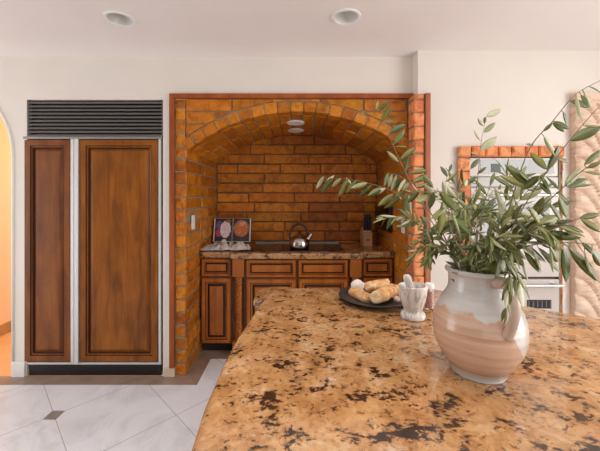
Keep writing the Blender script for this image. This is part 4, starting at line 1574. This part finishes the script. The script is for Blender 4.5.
LOWEST = from_crop(480, 180, 3.47, [(308, 236, 412, 354, 0, .12), (362, 246, 396, 358, 1, .08), (355, 218, 392, 258, 0, .24), (388, 248, 424, 300, 0, .18), (202, 236, 280, 322, 0, .16), (240, 228, 274, 286, 0, .22),
    (288, 234, 302, 358, 0, .14), (244, 244, 256, 322, 1, .09), (154, 248, 208, 322, 0, .13), (144, 262, 166, 352, 1, .08), (184, 250, 216, 322, 0, .12), (120, 250, 90, 300, 0, .17)])
BROAD = from_crop(400, 190, 4.1, [(165, 8, 228, 88, 0, .19), (176, 46, 164, 192, 0, .13), (138, 8, 120, 78, 0, .17), (214, 92, 246, 184, 1, .07), (112, 25, 62, 50, 0, .2), (190, 70, 128, 118, 0, .12), (220, 120, 280, 150, 0, .17), (215, 110, 290, 190, 0, .14)])
B([(430, 212, 0.96), (405, 198, 1.03), (382, 187, 1.07), (350, 179.5, 1.10), (322, 178, 1.12)], 'long olive branch arching left across the brick alcove', (-0.050, 0.010), 0.056, 0.027, 0.60, 0.50, 0, 0.6, 0.46, 0.002, leaves=ARCHING)
B([(432, 222, 0.98), (413, 187, 1.04), (396, 152, 1.08), (380, 113, 1.10)], 'olive sprig rising left in front of the arch curve', (-0.035, 0.030), 0.070, 0.042, 0.05, 0.65, 0, 0.08, 0.52, 0.002, leaves=RISING)
B([(434, 218, 0.95), (416, 196, 0.99), (403, 178, 1.02), (389, 173, 1.04)], 'short olive sprig with hanging leaves below the arch, left of the brick column', (-0.042, 0.020), 0.052, 0.022, 1.1, 0.40, 0, 0.5, 0.62, 0.002, leaves=HANGING)
B([(474, 212, 0.93), (478, 176, 0.95), (481, 143, 0.96), (486, 118, 0.97)], 'thin upright olive sprig rising highest over the jug middle', (-0.01, 0.03), 0.045, 0.034, -0.1, 0.6, 0, 0.35, 0.42, 0.0018, leaves=UPRIGHT)
B([(507, 215, 0.80), (528, 152, 0.74), (553, 121, 0.70), (575, 95, 0.67), (603, 79, 0.64)], 'thin olive branch sweeping up to the right, topmost one', (0.035, 0.010), 0.052, 0.062, 0.25, 0.55, 0, 0.25, 0.55, 0.002, leaves=SWEEPING)
B([(515, 222, 0.76), (548, 170, 0.68), (574, 135, 0.63), (604, 101, 0.59)], 'olive branch rising right below the topmost branch', (0.040, -0.005), 0.062, 0.046, 0.1, 0.6, 0, 0.2, 0.40, 0.002, leaves=RIGHT_RISING)
B([(520, 228, 0.76), (556, 194, 0.68), (582, 171, 0.64), (606, 157, 0.61)], 'olive branch leaning right in front of the carved panel', (0.045, 0.005), 0.058, 0.036, 0.0, 0.5, 1, 0.25, 0.45, 0.002, leaves=PANEL)
B([(522, 245, 0.74), (556, 228, 0.68), (584, 217, 0.65), (608, 216, 0.62)], 'olive branch stretching level to the right edge', (0.050, -0.010), 0.056, 0.034, 0.15, 0.5, 2, 0.25, 0.36, 0.002, leaves=LEVEL)
B([(515, 252, 0.74), (545, 243, 0.69), (575, 243, 0.65), (606, 246, 0.62)], 'lowest thin olive branch drooping its leaves at the right', (0.052, -0.018), 0.062, 0.032, 1.0, 0.35, 1, 0.35, 0.34, 0.002, leaves=LOWEST)
B([(497, 258, 0.77), (508, 262, 0.72), (516, 272, 0.70), (520, 284, 0.69)], 'short olive sprig hanging over the jug handle', (0.040, -0.045), 0.046, 0.022, 0.9, 0.40, 1, 0.35, 0.30, 0.002, 0.05)
B([(455, 240, 0.72), (447, 212, 0.66), (437, 188, 0.63)], 'olive sprig with broad dark leaves nearest the camera on the left', (-0.030, -0.045), 0.068, 0.036, 0.45, 0.6, 0, 0.0, 0.50, 0.002, leaves=BROAD)
B([(448, 246, 0.86), (428, 230, 0.90), (410, 222, 0.94)], 'low olive sprig leaning left over the jug rim', (-0.055, -0.010), 0.044, 0.022, 0.3, 0.6, 4, 0.15, 0.36, 0.002)
B([(452, 252, 0.84), (436, 247, 0.86), (424, 243, 0.87)], 'shortest olive sprig at the left of the jug mouth', (-0.052, -0.02), 0.036, 0.015, 0.3, 0.8, 5, 0.1, 0.32, 0.002, 0.06)
B([(456, 230, 0.90), (446, 205, 0.93), (432, 187, 0.96)], 'bushy olive branch leaning left behind the broad leaves', (-0.030, 0.02), 0.046, 0.025, 0.1, 0.6, 4, 0.3, 0.42, 0.0022)
B([(468, 225, 0.93), (462, 200, 0.97), (452, 178, 1.0)], 'bushy olive branch left of the upright sprig', (-0.015, 0.04), 0.046, 0.026, 0.1, 0.6, 4, 0.3, 0.42, 0.0022)
B([(480, 232, 0.84), (484, 205, 0.85), (490, 186, 0.86)], 'bushy olive branch straight above the jug mouth', (0.0, -0.01), 0.050, 0.026, 0.15, 0.6, 3, 0.3, 0.42, 0.0022)
B([(494, 228, 0.90), (506, 200, 0.92), (520, 176, 0.94)], 'bushy olive branch in front of the oven control panel', (0.015, 0.03), 0.050, 0.028, 0.1, 0.6, 3, 0.3, 0.42, 0.0022)
B([(500, 232, 0.80), (516, 205, 0.78), (532, 186, 0.76)], 'bushy olive branch in front of the oven vent strip', (0.025, 0.0), 0.055, 0.030, 0.15, 0.6, 3, 0.25, 0.42, 0.0022)
B([(505, 240, 0.82), (528, 222, 0.80), (550, 207, 0.78)], 'bushy olive branch spreading right over the oven door', (0.035, 0.01), 0.055, 0.027, 0.25, 0.6, 4, 0.25, 0.38, 0.0022)
B([(500, 248, 0.76), (520, 238, 0.73), (545, 228, 0.70)], 'bushy olive branch low on the right in front of the oven', (0.040, -0.025), 0.055, 0.028, 0.5, 0.5, 3, 0.3, 0.36, 0.0022)
B([(478, 248, 0.78), (474, 228, 0.75), (468, 212, 0.73)], 'short bushy olive sprig at the front of the jug mouth', (-0.005, -0.04), 0.046, 0.020, 0.3, 0.7, 5, 0.3, 0.36, 0.0022, 0.08)
B([(486, 254, 0.78), (494, 240, 0.75), (502, 226, 0.72)], 'short bushy olive sprig right of the jug mouth centre', (0.015, -0.045), 0.048, 0.022, 0.5, 0.6, 4, 0.35, 0.36, 0.0022, 0.08)
B([(466, 250, 0.84), (458, 236, 0.83), (450, 225, 0.82)], 'short dense olive sprig filling the left of the jug mouth', (-0.03, -0.02), 0.038, 0.015, 0.3, 0.8, 6, 0.1, 0.32, 0.0022, 0.07)
